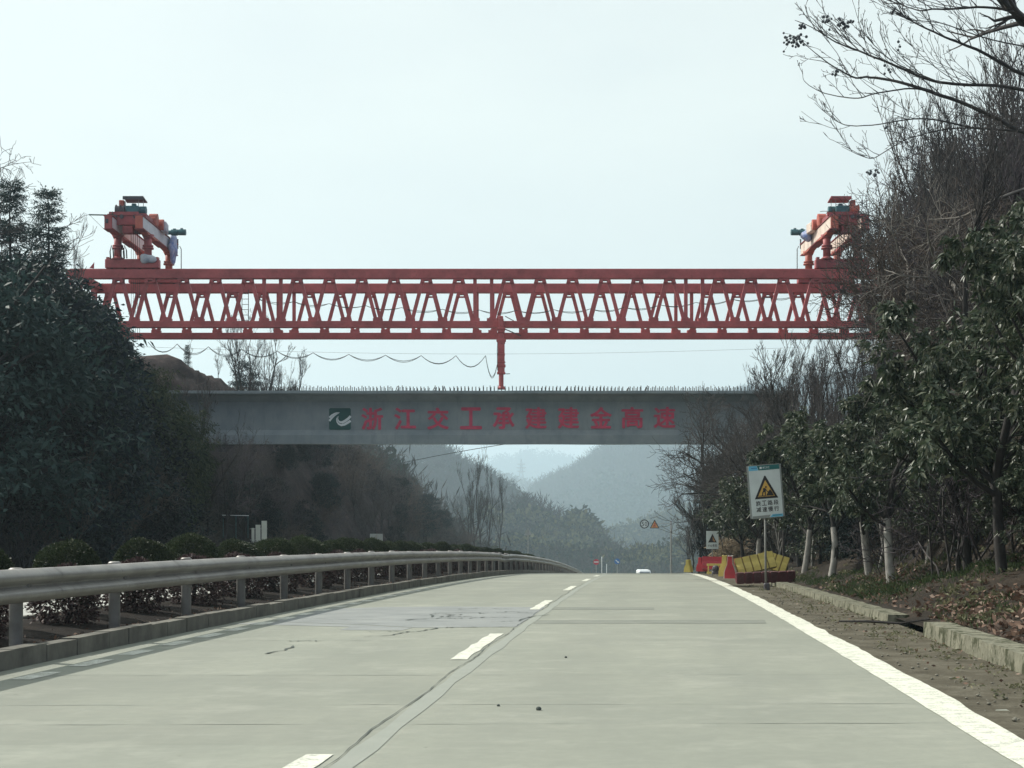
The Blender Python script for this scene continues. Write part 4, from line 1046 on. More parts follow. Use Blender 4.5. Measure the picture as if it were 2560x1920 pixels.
barrier('b_yellow', "yellow plastic barrier standing alone at the road edge, seen end-on", 1.0, bl(1721, 1430, 50), (0, 0, rd(74)), 'b_yellow', .48)
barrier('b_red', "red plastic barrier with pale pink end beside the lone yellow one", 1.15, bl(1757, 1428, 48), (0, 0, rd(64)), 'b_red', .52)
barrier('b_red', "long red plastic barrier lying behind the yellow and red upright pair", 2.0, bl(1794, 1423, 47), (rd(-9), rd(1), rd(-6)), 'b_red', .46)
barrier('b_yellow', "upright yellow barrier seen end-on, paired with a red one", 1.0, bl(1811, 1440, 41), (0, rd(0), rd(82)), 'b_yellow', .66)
barrier('b_sunlit', "upright red barrier with sunlit side coloured white seen end-on, paired with a yellow one", 1.0, bl(1826, 1445, 40), (0, 0, rd(80)), 'b_red', .70)  # white body paints the sun on the red side
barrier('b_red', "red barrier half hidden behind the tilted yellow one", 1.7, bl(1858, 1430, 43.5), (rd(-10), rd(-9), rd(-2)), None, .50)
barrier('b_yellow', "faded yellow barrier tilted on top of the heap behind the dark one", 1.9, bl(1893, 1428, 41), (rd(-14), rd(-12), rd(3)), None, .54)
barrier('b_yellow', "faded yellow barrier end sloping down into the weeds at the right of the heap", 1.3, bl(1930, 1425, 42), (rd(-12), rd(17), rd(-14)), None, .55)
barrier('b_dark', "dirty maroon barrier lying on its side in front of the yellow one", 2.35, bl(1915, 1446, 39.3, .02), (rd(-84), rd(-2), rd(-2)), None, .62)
mb = MB(); mb.box(bl(1789, 1432, 44), (.2, .2, .08), None, .02); mb.sphere(bl(1789, 1431, 44, .1), .1, 10, 6); tag(mb.build("beacon_lamp", 'dark_steel'), "little black lamp on the ground between the red and yellow barriers", "lamp")
for px, py, d in ((1790, 1420, 46),): 
    mb = MB(); c = Vector(bl(px, py + 3, d))
    for dx in (-.22, -.07, .07, .22): mb.beam(c + Vector((dx, 0, -.15)), c + Vector((dx, 0, .12)), .03, .03)
    mb.beam(c + Vector((-.26, 0, .13)), c + Vector((.26, 0, .13)), .05, .06); mb.beam(c + Vector((-.26, 0, -.1)), c + Vector((.26, 0, -.1)), .05, .06)
    tag(mb.build("pallet_rack", 'b_yellow'), "small pale yellow slatted crate under the long red barrier", "crate")

# ------------------------------------------------------------------ far vehicle, hoarding, pylon
def van():
    D = 205.0; c = at(1612, 1424, D); t = thing("white_van", "white van going down beyond the crest of the road", "van", (c.x, D, c.z - 1.6))
    z0 = c.z - 2.25; x = c.x
    mb = MB(); mb.box((x, D + 2.2, z0 + .95), (1.75, 4.6, 1.2), None, .12); mb.build("body", 'board_back', t)
    mb = MB(); mb.box((x, D + 2.1, z0 + 1.86), (1.62, 4.0, .62), None, .16); mb.build("roof", 'van_white', t)
    mb = MB(); mb.box((x, D + .05, z0 + 1.65), (1.3, .1, .5), None, .03); mb.build("rear_window", 'glass', t)
    for dx in (-.75, .75):
        mb = MB(); mb.box((x + dx, D - .12, z0 + 1.0), (.14, .06, .3)); mb.build("tail_light", 'sign_red', t)
        for dy in (.7, 3.7):
            mb = MB(); mb.tube([(x + dx - .1, D + dy, z0 + .33), (x + dx + .1, D + dy, z0 + .33)], .33, 14); mb.build("wheel", 'rubber', t)
van()
def hoarding():
    c = at(645, 1333, 70); t = thing("site_hoarding", "pale upright hoarding panels glimpsed between dark trunks under the girder", "hoarding", (c.x, c.y, c.z - .9))
    s = 70 / FOC
    for a, b, top in ((629, 636, 1320), (639, 651, 1312), (654, 667, 1302)):
        mb = MB(); A = at(a, 1356, 70); B = at(b, top, 70); mb.box(((A.x + B.x) / 2, 70, (A.z + B.z) / 2), (B.x - A.x, .04, B.z - A.z)); mb.build("panel", 'hoarding', t)
    mb = MB(); mb.beam(at(625, 1322, 70.05), at(668, 1322, 70.05), .05, .05); mb.beam(at(625, 1350, 70.05), at(668, 1350, 70.05), .05, .05); mb.build("rail", 'pole', t)
    c = at(588, 1300, 69); t = thing("pipe_frame", "thin pale pipe frame among dark trees left of the pale hoarding", "frame", (c.x, c.y, c.z - .8))
    mb = MB(); mb.beam(at(556, 1288, 69), at(622, 1289, 69), .03, .03); mb.build("top_bar", 'van_white', t)
    for px in (558, 590, 620):
        mb = MB(); mb.beam(at(px, 1289, 69), at(px, 1345, 69), .022, .022); mb.build("upright", 'teal', t)
hoarding()
def pylon():
    D = 2650.0; t = thing("transmission_tower", "faint lattice transmission tower on the hazy ridge under the girder", "pylon", at(1303, 1225, D))
    s = D / FOC; P = lambda x, y, dy=0: at(1303 + x, y, D) + Vector((0, dy, 0))
    mb = MB(); lv = [(1228, 9), (1205, 6.5), (1190, 5), (1175, 3.2), (1160, 1.9), (1147, .3)]
    for (y0, w0), (y1, w1) in zip(lv[:-1], lv[1:]):
        for sx in (-1, 1):
            for sy in (-1, 1):
                mb.beam(P(sx * w0, y0, sy * w0 * s), P(sx * w1, y1, sy * w1 * s), .8, .8)
            mb.beam(P(sx * w0, y0, -w0 * s), P(-sx * w1, y1, -w1 * s), .4, .4); mb.beam(P(sx * w0, y0, w0 * s), P(-sx * w1, y1, w1 * s), .4, .4)
        mb.beam(P(-w0, y0, -w0 * s), P(w0, y0, -w0 * s), .5, .5)
    mb.build("lattice_mast", 'board_back', t)
    for y, w in ((1161, 10), (1170, 12), (1179, 10)):
        mb = MB(); mb.beam(P(-w, y - 1), P(w, y - 1), .8, .8); mb.beam(P(-w, y - 1), P(0, y + 3), .5, .5); mb.beam(P(w, y - 1), P(0, y + 3), .5, .5); mb.build("cross_arm", 'board_back', t)
pylon()

# ------------------------------------------------------------------ plants: generators
def frames(D):
    D = D / np.maximum(np.linalg.norm(D, axis=-1, keepdims=True), 1e-9)
    up = np.where(np.abs(D[..., 2:3]) < .9, np.array([0., 0, 1]), np.array([0., 1, 0]))
    A = np.cross(D, up); A /= np.maximum(np.linalg.norm(A, axis=-1, keepdims=True), 1e-9)
    return D, A, np.cross(A, D)
class Veg:
    """collects branch tubes and leaves as arrays"""
    def __init__(s): s.V = []; s.Q = []; s.T = []; s.n = 0
    def _add(s, V, Q=None, T=None):
        s.V.append(V.reshape(-1, 3))
        if Q is not None: s.Q.append(Q + s.n)
        if T is not None: s.T.append(T + s.n)
        s.n += len(s.V[-1])
    def tubes(s, P, r, k=4):
        """P: (m, n, 3) polylines with radii r (m, n)"""
        P = np.asarray(P, float); r = np.asarray(r, float)
        if P.ndim == 2: P = P[None]; r = r[None]
        m, n, _ = P.shape
        d = np.empty_like(P); d[:, 1:-1] = P[:, 2:] - P[:, :-2]; d[:, 0] = P[:, 1] - P[:, 0]; d[:, -1] = P[:, -1] - P[:, -2]
        # one steady side vector per line keeps the rings aligned
        _, A, _ = frames((P[:, -1] - P[:, 0]) + 1e-6)
        D = d / np.maximum(np.linalg.norm(d, axis=-1, keepdims=True), 1e-9)
        A = A[:, None, :] - D * np.sum(A[:, None, :] * D, -1, keepdims=True); A /= np.maximum(np.linalg.norm(A, axis=-1, keepdims=True), 1e-9)
        B = np.cross(D, A)
        t = 2 * np.pi * np.arange(k) / k
        V = P[:, :, None, :] + r[:, :, None, None] * (A[:, :, None, :] * np.cos(t)[:, None] + B[:, :, None, :] * np.sin(t)[:, None])
        i, j, q = np.meshgrid(np.arange(m), np.arange(n - 1), np.arange(k), indexing='ij')
        a = i * n * k + j * k + q; b = i * n * k + j * k + (q + 1) % k
        s._add(V, np.stack([a, b, b + k, a + k], -1).reshape(-1, 4))
    def leaves(s, C, D, L, Wd, rs, fold=.35, droop=.0, flat=None):
        """kite leaves: base C, direction D, length L, width Wd"""
        m = len(C)
        if m == 0: return
        D, A, B = frames(np.asarray(D, float))
        th = rs.uniform(0, 2 * np.pi, m)[:, None] if flat is None else rs.normal(0, flat, m)[:, None]
        A2 = A * np.cos(th) + B * np.sin(th); B2 = -A * np.sin(th) + B * np.cos(th)
        L = (np.ones(m) * L * rs.uniform(.7, 1.25, m))[:, None]; Wd = (np.ones(m) * Wd * rs.uniform(.8, 1.2, m))[:, None]
        mid = C + D * L * .45 + B2 * (-fold * Wd)
        tip = C + D * L - np.array([0, 0, 1.]) * droop * L
        Lf = mid + A2 * Wd * .5 + B2 * fold * Wd; Rt = mid - A2 * Wd * .5 + B2 * fold * Wd
        V = np.stack([C, Lf, tip, Rt], 1)
        b = np.arange(m)[:, None] * 4
        s._add(V, None, np.concatenate([b + np.array([[0, 1, 2]]), b + np.array([[0, 2, 3]])]).astype(int))
    def mesh(s, name):
        V = np.concatenate(s.V); Q = np.concatenate(s.Q) if s.Q else None; T = np.concatenate(s.T) if s.T else None
        return mesh_np(name, V, Q, T)
def rnd_dirs(rs, m):
    v = rs.normal(size=(m, 3)); return v / np.linalg.norm(v, axis=1, keepdims=True)
def grow(rs, base, dirn, length, radius, levels, nchild, ratio=.62, wig=.16, trop=.10, ang=(.5, .95), n=5, tmin=.25, taper=.45):
    """a branching skeleton; returns per level (P (m,n,3), R (m,n))"""
    out = []
    B = np.array([base], float); D = np.array([dirn], float); D /= np.linalg.norm(D, axis=1, keepdims=True)
    L = np.array([length], float); r = np.array([radius], float)
    for lv in range(levels):
        m = len(B); P = np.empty((m, n, 3)); P[:, 0] = B; d = D.copy()
        for k in range(1, n):
            d = d + rs.normal(0, wig, (m, 3)) + np.array([0, 0, trop]); d /= np.linalg.norm(d, axis=1, keepdims=True)
            P[:, k] = P[:, k - 1] + d * (L / (n - 1))[:, None]
        Rr = r[:, None] * np.linspace(1, taper, n)[None]
        out.append((P, Rr))
        if lv == levels - 1: break
        c = nchild[lv]; idx = np.repeat(np.arange(m), c); M_ = len(idx)
        t = rs.uniform(tmin if lv else max(tmin, .3), 1.0, M_); t[::c] = 1.0
        f = t * (n - 1); k0 = np.minimum(f.astype(int), n - 2); ft = (f - k0)[:, None]
        B = P[idx, k0] * (1 - ft) + P[idx, k0 + 1] * ft
        pd = P[idx, k0 + 1] - P[idx, k0]; pd /= np.linalg.norm(pd, axis=1, keepdims=True)
        _, A, Bn = frames(pd); ph = rs.uniform(0, 2 * np.pi, M_)[:, None]; a = rs.uniform(*ang, M_)[:, None]
        D = pd * np.cos(a) + (A * np.cos(ph) + Bn * np.sin(ph)) * np.sin(a)
        L = L[idx] * ratio * rs.uniform(.6, 1.2, M_) * (1.15 - .45 * t)
        r = np.maximum(Rr[idx, k0] * .62, .0035)
    return out
def proto_bare(name, seed, h, rad, nchild, mat_t, mat_c, fine=.0045, lean=(0, 0), **kw):
    """leafless tree: trunk with limbs, crown of twigs; returns (trunk mesh, crown mesh)"""
    rs = np.random.RandomState(seed)
    lv = grow(rs, (0, 0, -.25), (lean[0], lean[1], 1), h * .62, rad, len(nchild) + 1, nchild, **kw)
    a = Veg(); c = Veg()
    for k, (P, r) in enumerate(lv):
        if k == 0: a.tubes(P, r, 8)
        elif k == 1: a.tubes(P, np.maximum(r, fine * 1.6), 5)
        else: c.tubes(P, np.maximum(r, fine), 3)
    return a.mesh(name + "_trunk"), c.mesh(name + "_crown"), lv
def place(name, meshes, mats, label, cat, loc, rotz=0, scale=1.0, group=None, partnames=("trunk", "crown"), tilt=(0, 0)):
    """a plant as a thing with its parts; the meshes may be shared with other plants"""
    if isinstance(scale, (int, float)): scale = (scale,) * 3
    t = thing(name, label, cat, (0, 0, 0), (0, 0, 0), group)
    for me, mt, pn in zip(meshes, mats, partnames):
        if not me.materials: me.materials.append(M[mt])
        o = bpy.data.objects.new(pn, me); COL.objects.link(o); o.parent = t
        if me.materials[0] != M[mt]:
            o.material_slots[0].link = 'OBJECT'; o.material_slots[0].material = M[mt]
    t.location = loc; t.rotation_euler = (tilt[0], tilt[1], rotz); t.scale = scale
    return t

# --- prototypes
BARE = [proto_bare("bare_upright", 11 + k, 7.5, .10, (7, 6, 5, 4), None, None, .0065, ratio=.60, trop=.16, wig=.13, ang=(.35, .8))[:2] for k in range(3)]
BARE += [proto_bare("bare_spreading", 31 + k, 6.5, .10, (8, 6, 5, 4), None, None, .0065, lean=(-.35, 0), ratio=.68, trop=.05, wig=.18, ang=(.5, 1.05))[:2] for k in range(3)]
def proto_brush(seed, h, stems=11, fine=.006):
    rs = np.random.RandomState(seed); a = Veg(); c = Veg()
    for s_ in range(stems):
        an = rs.uniform(0, 6.28); sp = rs.uniform(.15, .75)
        lv = grow(rs, (rs.normal(0, .18), rs.normal(0, .18), -.15), (math.cos(an) * sp, math.sin(an) * sp, 1), h * rs.uniform(.5, .8), .022, 3, (6, 5), ratio=.6, trop=.03, wig=.22, ang=(.4, 1.1))
        for k, (P, r) in enumerate(lv): (a if k == 0 else c).tubes(P, np.maximum(r, fine), 4 if k == 0 else 3)
    return a.mesh("brush_trunk"), c.mesh("brush_crown")
BRUSH = [proto_brush(50 + k, 2.6) for k in range(4)]
def proto_broad(seed, h, rad, spread, nl, leaf=.13, lw=.05, clear=.3, levels=(7, 5, 4), droop=.35):
    """broad-leaved evergreen: limbs with rosettes of hanging leaves at the twig ends"""
    rs = np.random.RandomState(seed); a = Veg(); c = Veg()
    lv = grow(rs, (0, 0, -.2), (.03, 0, 1), h * .78, rad, len(levels) + 1, levels, ratio=spread, trop=.05, wig=.15, ang=(.5, 1.15), tmin=clear)
    for k, (P, r) in enumerate(lv):
        if k < 2: a.tubes(P, np.maximum(r, .007), 7 if k == 0 else 5)
        else: c.tubes(P, np.maximum(r * .8, .003), 3)
    P = lv[-1][0]; m = len(P); per = max(3, nl // m)
    idx = np.repeat(np.arange(m), per); f = rs.uniform(.15, 1.0, len(idx)) * (P.shape[1] - 1); k0 = np.minimum(f.astype(int), P.shape[1] - 2); ft = (f - k0)[:, None]
    C = P[idx, k0] * (1 - ft) + P[idx, k0 + 1] * ft + rs.normal(0, .025, (len(idx), 3))
    ax = P[idx, -1] - P[idx, 0]; ax /= np.linalg.norm(ax, axis=1, keepdims=True)
    D = ax * .5 + rnd_dirs(rs, len(idx)) * .8 + np.array([0, 0, -droop])
    keep = C[:, 2] > h * clear * .55
    c.leaves(C[keep], D[keep], leaf, lw, rs, .25, .25)
    return a.mesh("broadleaf_trunk"), c.mesh("broadleaf_crown")
BROAD_BIG = proto_broad(3, 6.0, .085, .60, 16000, .15, .052, .14, (13, 7, 4), .6)
BROAD = [proto_broad(70 + k, 3.9, .075, .55, 8000, .12, .045, .24, (11, 6, 4), .45) for k in range(3)]
def proto_clump(seed, h, rx, nclus, per, leaf, lw, cone=0.0, low=.12, sig=.16, up=.0):
    """dense evergreen crown: many leaf clusters spread through an uneven volume"""
    rs = np.random.RandomState(seed); a = Veg(); c = Veg()
    tr = grow(rs, (0, 0, -.4), (0, 0, 1), h * .9, .02 * h + .03, 2, (14,), ratio=.42, trop=.05, wig=.1, ang=(.7, 1.3))
    a.tubes(*tr[0], 7); a.tubes(tr[1][0], np.maximum(tr[1][1], .012), 4)
    z = rs.uniform(low, 1.0, nclus) ** .9
    prof = np.sqrt(np.clip(1 - ((z - .45) / .58) ** 2, .02, 1)) * (1 - cone) + cone * (1.03 - z)
    an = rs.uniform(0, 6.28, nclus); rad = rx * prof * np.sqrt(rs.uniform(.12, 1.0, nclus)) * (1 + .22 * np.sin(an * 3 + z * 7 + seed))
    CC = np.stack([np.cos(an) * rad, np.sin(an) * rad, z * h], 1)
    idx = np.repeat(np.arange(nclus), per); s_ = sig * h * .35
    C = CC[idx] + rs.normal(0, 1, (len(idx), 3)) * np.array([s_, s_, s_ * .55])
    out = CC[idx] * np.array([1, 1, 0]); D = out / np.maximum(np.linalg.norm(out, axis=1, keepdims=True), .05) * .6 + rnd_dirs(rs, len(idx)) + np.array([0, 0, up])
    c.leaves(C, D, leaf, lw, rs, .2, .15)
    return a.mesh("clump_trunk"), c.mesh("clump_crown")
CLUMP = [proto_clump(80 + k, 5.0, 2.1, 100, 72, .20, .075, .15 * k, .08, .15) for k in range(4)]
def proto_bamboo(seed, h, n=20):
    """feathery clump: arching culms with sprays of narrow leaves"""
    rs = np.random.RandomState(seed); a = Veg(); c = Veg()
    for k in range(n):
        an = rs.uniform(0, 6.28); q = np.linspace(0, 1, 8); L = h * rs.uniform(.7, 1.1); bend = rs.uniform(.25, .75) * L * .5
        b0 = np.array([rs.normal(0, .35), rs.normal(0, .35), -.2])
        P = b0 + np.stack([np.cos(an) * bend * q ** 2.2, np.sin(an) * bend * q ** 2.2, L * (q - .25 * q ** 3.2)], 1)
        a.tubes(P, .022 * (1.05 - q), 4)
        m = 210; f = rs.uniform(.28, 1, m) * 7; k0 = np.minimum(f.astype(int), 6); ft = (f - k0)[:, None]
        C = P[k0] * (1 - ft) + P[k0 + 1] * ft; sd = rnd_dirs(rs, m) * np.array([1, 1, .4]); C = C + sd * rs.uniform(.05, .55, m)[:, None]
        per = 3; idx = np.repeat(np.arange(m), per)
        c.leaves(C[idx] + rs.normal(0, .06, (m * per, 3)), sd[idx] + rs.normal(0, .5, (m * per, 3)) + np.array([0, 0, -.4]), .17, .034, rs, .15, .3)
    return a.mesh("bamboo_trunk"), c.mesh("bamboo_crown")
BAMBOO = [proto_bamboo(90 + k, 4.8) for k in range(3)]
def proto_conifer(seed, h, rx):
    """fir-like tree: whorls of drooping boughs with upturned tips and hanging sprays"""
    rs = np.random.RandomState(seed); a = Veg(); c = Veg()
    q = np.linspace(0, 1, 9); P = np.stack([.06 * np.sin(q * 5 + seed), .05 * np.cos(q * 4), q * h - .3], 1); a.tubes(P, .11 * (1.03 - q) + .008, 7)
    nb = 150; z = np.sort(rs.uniform(.10, .985, nb)); an = np.arange(nb) * 2.399 + rs.normal(0, .25, nb)
    L = rx * (1.02 - z) ** .75 * rs.uniform(.7, 1.15, nb) + .10; t = np.linspace(0, 1, 6)
    el = np.interp(z, [0, .6, 1], [-.25, .05, .7])
    PB = np.stack([np.cos(an)[:, None] * L[:, None] * t, np.sin(an)[:, None] * L[:, None] * t, (z * h)[:, None] + L[:, None] * (el[:, None] * t - .30 * t ** 2 + .24 * t ** 4)], -1)
    a.tubes(PB, .018 * (1.05 - t)[None] * np.ones((nb, 1)), 3)
    m = nb * 12; idx = np.repeat(np.arange(nb), 12); f = rs.uniform(.15, 1, m) * 5; k0 = np.minimum(f.astype(int), 4); ft = (f - k0)[:, None]
    C = PB[idx, k0] * (1 - ft) + PB[idx, k0 + 1] * ft
    d0 = PB[idx, -1] - PB[idx, 0]; d0 /= np.linalg.norm(d0, axis=1, keepdims=True); sd = np.cross(d0, np.array([0, 0, 1.])) * rs.choice([-1, 1], m)[:, None]
    D = d0 * .6 + sd * rs.uniform(.2, 1, m)[:, None] + np.array([0, 0, -.25]) + rs.normal(0, .2, (m, 3))
    D /= np.linalg.norm(D, axis=1, keepdims=True); ln = rs.uniform(.16, .42, m)
    per = 7; j = np.repeat(np.arange(m), per); u = np.tile(np.linspace(.05, 1, per), m)
    c.leaves(C[j] + D[j] * (ln[j] * u)[:, None], D[j] * .7 + rs.normal(0, .45, (m * per, 3)), .12, .032, rs, .1, .1)
    return a.mesh("conifer_trunk"), c.mesh("conifer_crown")
CONIFER = [proto_conifer(101, 6.6, 1.15), proto_conifer(102, 6.2, 1.25)]
def proto_dome(seed, leaf, lw, n=4200, R0=.62, H=1.16):
    """clipped ball on a few twisted stems"""
    rs = np.random.RandomState(seed); a = Veg(); c = Veg()
    lv = grow(rs, (0, 0, -.05), (rs.normal(0, .05), 0, 1), .42, .055, 4, (4, 5, 4), ratio=.75, trop=.06, wig=.25, ang=(.5, 1.1), n=4, tmin=.5)
    for k, (P, r) in enumerate(lv): a.tubes(P, np.maximum(r, .004), 6 if k == 0 else 3)
    m = n; d = rnd_dirs(rs, m); flip = (d[:, 2] < -.2) & (rs.uniform(0, 1, m) < .45); d[flip, 2] *= -1
    bump = 1 + .06 * np.sin(d[:, 0] * 5 + seed) + .05 * np.sin(d[:, 1] * 6 + 2 * seed)
    rr_ = rs.uniform(.86, 1.0, m) ** .5 * bump
    C = d * np.array([R0, R0, .38]) * rr_[:, None]; C[:, 2] = np.where(C[:, 2] < 0, C[:, 2] * 1.05, C[:, 2]) + H - .40
    C[:, 2] += rs.normal(0, .012, m)
    low = C[:, 2] < .4; C[low] += rs.normal(0, .06, (low.sum(), 3)); C[:, 2] = np.maximum(C[:, 2], .06)
    c.leaves(C, d * .8 + rnd_dirs(rs, m) * .8 + np.array([0, 0, .25]), leaf, lw, rs, .25, .1)
    return a.mesh("dome_trunk"), c.mesh("dome_crown")
DOME_G = [proto_dome(110 + k, .038, .020, 10500, .41, 1.04) for k in range(2)]
DOME_P = [proto_dome(120 + k, .062, .034, 4500, .40, .80) for k in range(2)]

# ------------------------------------------------------------------ clipped shrubs in the median
ORD = ["first", "second", "third", "fourth", "fifth", "sixth", "seventh", "eighth", "ninth", "tenth"]
rs = np.random.RandomState(12)
ng = npu = 0; y = 15.6
k = 0
while y < 168:
    green = k % 2 == 1
    me = (DOME_G if green else DOME_P)[rs.randint(2)]
    u = -5.30 + rs.normal(0, .05) + (.42 if not green else 0)
    sc_ = rs.uniform(.95, 1.06) * (1.0 if green else rs.uniform(.9, 1.0))
    if green: ng += 1; n_ = ng
    else: npu += 1; n_ = npu
    nm = "dark green clipped dome shrub" if green else "purplish low clipped shrub"
    if n_ <= 9: lab, grp = f"{nm} behind the guardrail, the {ORD[n_ - 1]} {'green' if green else 'purple'} one from the near end", None
    else: lab, grp = f"{nm} far along the median hedge towards the crest", f"far {'green' if green else 'purple'} shrubs of the median hedge"
    place("hedge_shrub", me, ('bark', 'leaf_hedge' if green else 'leaf_purple'), lab, "shrub", W(u, y, .12), rs.uniform(0, 6.28), (sc_ * (1.0 if green else .98),) * 2 + (sc_,), grp or "clipped shrubs of the median hedge", ("stem", "crown"))
    y += 1.36 + rs.uniform(-.1, .1); k += 1

# ------------------------------------------------------------------ left slope wood
def SL(px): return np.interp(px, [-200, 0, 120, 180, 230, 300, 340, 380, 430, 455, 480, 560], [600, 640, 640, 650, 730, 800, 860, 905, 960, 1030, 1110, 1240])
c1, c2 = at(28, 455, 58), at(118, 474, 57)
place("conifer_tree", CONIFER[0], ('bark', 'leaf_conifer'), "tall pointed dark fir on the left slope, nearest the picture's left edge", "tree", (c1.x, 58, c1.z - 6.55), .4, 1.0)
place("conifer_tree", CONIFER[1], ('bark', 'leaf_conifer'), "pointed dark fir beside the taller fir on the left slope, nearer the gantry", "tree", (c2.x, 57, c2.z - 6.2), 2.0, 1.0)
rs = np.random.RandomState(21); n = 0
GL = "dense dark wood on the left slope"
for q in range(900):
    px = rs.uniform(-110, 470); d = rs.uniform(44, 72); x = (px - 1280) / FOC * d; u = U(x, d)
    if u > TOE_L + .2: continue
    g = ground_z(x, d); tp = SL(px + 48) + 22 + rs.uniform(0, 1) ** 1.6 * 420; zt = EYE + (HORY - tp) / FOC * d; h = zt - g
    if h < 1.6 or h > 7.5: continue
    edge = px > 200 and tp < SL(px) + 190
    if edge and rs.rand() < .62: me, mt, nm, lab, hh = BAMBOO[rs.randint(3)], ('bark_grey', 'leaf_bamboo'), "bamboo_clump", "feathery bamboo clump at the edge of the dark wood on the left slope", 4.6
    else: me, mt, nm, lab, hh = CLUMP[rs.randint(4)], ('bark', 'leaf_conifer' if tp < SL(px + 48) + 150 and rs.rand() < .2 else 'leaf_slope'), "evergreen_tree", "dark bushy evergreen crowded into the wood on the left slope", 5.0  # some topmost trees get a lighter leaf, painting sun on their tops
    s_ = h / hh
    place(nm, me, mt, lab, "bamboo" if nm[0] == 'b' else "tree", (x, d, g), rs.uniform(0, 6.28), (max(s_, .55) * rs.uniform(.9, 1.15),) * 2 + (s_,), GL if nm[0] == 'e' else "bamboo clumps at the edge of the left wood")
    n += 1
    if n >= 120: break
# leafless trees and brush in and under the wood, down to the toe and under the girder
GB = "leafless trees among the dark wood on the left"
spots = [(45, 880, 50), (130, 930, 48), (20, 1060, 46), (240, 990, 52), (330, 1010, 55), (200, 1110, 50), (400, 1060, 60), (470, 960, 64), (520, 930, 66), (560, 985, 68), (610, 1010, 70), (450, 1120, 62), (640, 1090, 74), (520, 1150, 70), (590, 1180, 74), (690, 1180, 84), (345, 1150, 58), (90, 1180, 46)]
for k, (px, tp, d) in enumerate(spots):
    x = (px - 1280) / FOC * d; g = ground_z(x, d); h = EYE + (HORY - tp) / FOC * d - g
    me = BARE[k % 6]; s_ = max(h / 7.4, .3)
    bright = (500 < px < 650)
    place("bare_tree", me, ('bark', 'twig' if k % 3 else 'twig_purple'), "thin leafless tree in front of the left end of the girder" if px > 430 else "thin leafless tree tangled in the dark wood on the left slope", "tree", (x, d, g), rs.uniform(0, 6.28), (s_ * .8, s_ * .8, s_), "leafless trees before the girder's left end" if px > 430 else GB)
for k, (px, tp, d) in enumerate(((60, 960, 46), (170, 1040, 45), (270, 1060, 48), (330, 1110, 52), (110, 1130, 45), (230, 880, 50), (20, 900, 47), (390, 1150, 56), (300, 940, 53))):
    x = (px - 1280) / FOC * d; u = max(U(x, d), TOE_L - 3.5); x = float(XD(d)) + u if U(x, d) < TOE_L - 3.5 else x; g = ground_z(x, d); h = EYE + (HORY - tp) / FOC * d - g; s_ = max(h / 9.0, .3)
    place("bare_tree", BARE[k % 6], ('bark_grey', 'twig_brown'), "pale leafless tree standing in front of the dark wood on the left", "tree", (x, d, g), k * 1.9, (s_ * .9, s_ * .9, s_), "pale leafless trees before the dark left wood")
for k in range(70):
    d = rs.uniform(44, 98); u = TOE_L - rs.uniform(-.5, 2.6) if d < 76 else TOE_L - rs.uniform(-.6, 4.5); x = float(XD(d)) + u; g = ground_z(x, d)
    if d < 71 and 535 < 1280 + x / d * FOC < 690: continue
    if rs.rand() < .45 and d < 82: 
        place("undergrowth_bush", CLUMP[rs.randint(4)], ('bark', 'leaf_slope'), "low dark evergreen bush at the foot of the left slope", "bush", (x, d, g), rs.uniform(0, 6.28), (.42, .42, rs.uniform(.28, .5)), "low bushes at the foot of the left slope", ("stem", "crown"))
    else:
        s_ = rs.uniform(.6, 1.25)
        place("brush_bush", BRUSH[rs.randint(4)], ('twig', 'twig_brown' if rs.rand() < .5 else 'twig_purple'), "leafless brush at the foot of the left slope and rock cut", "bush", (x, d, g), rs.uniform(0, 6.28), s_, "leafless brush along the left slope", ("stem", "crown"))
for k, (px, tp, d) in enumerate(((395, 905, 62), (425, 950, 63), (450, 1005, 64), (470, 1060, 64), (410, 1010, 58), (375, 930, 66), (440, 1100, 60), (350, 880, 64))):
    x = (px - 1280) / FOC * d; g = ground_z(x, d); h = EYE + (HORY - tp) / FOC * d - g
    place("bamboo_clump", BAMBOO[k % 3], ('bark_grey', 'leaf_bamboo'), "feathery bamboo clump at the edge of the dark wood on the left slope", "bamboo", (x, d, g), k * 1.7, (max(h / 4.4 * .8, .5),) * 2 + (h / 4.4,), "bamboo clumps at the edge of the left wood")
rs = np.random.RandomState(25)
for k in range(26):
    px = 170 + 9.5 * k + rs.uniform(-6, 6); d = rs.uniform(52, 66); tp = SL(px + 12) + rs.uniform(-25, 60); x = (px - 1280) / FOC * d
    if U(x, d) > TOE_L - .2: continue
    g = ground_z(x, d); h = EYE + (HORY - tp) / FOC * d - g
    if h < 1.5: continue
    place("bamboo_clump", BAMBOO[k % 3], ('bark_grey', 'leaf_bamboo'), "feathery bamboo clump at the edge of the dark wood on the left slope", "bamboo", (x, d, g), rs.uniform(0, 6.28), (.42,) * 2 + (h / 4.5,), "bamboo clumps at the edge of the left wood")
rs = np.random.RandomState(24)
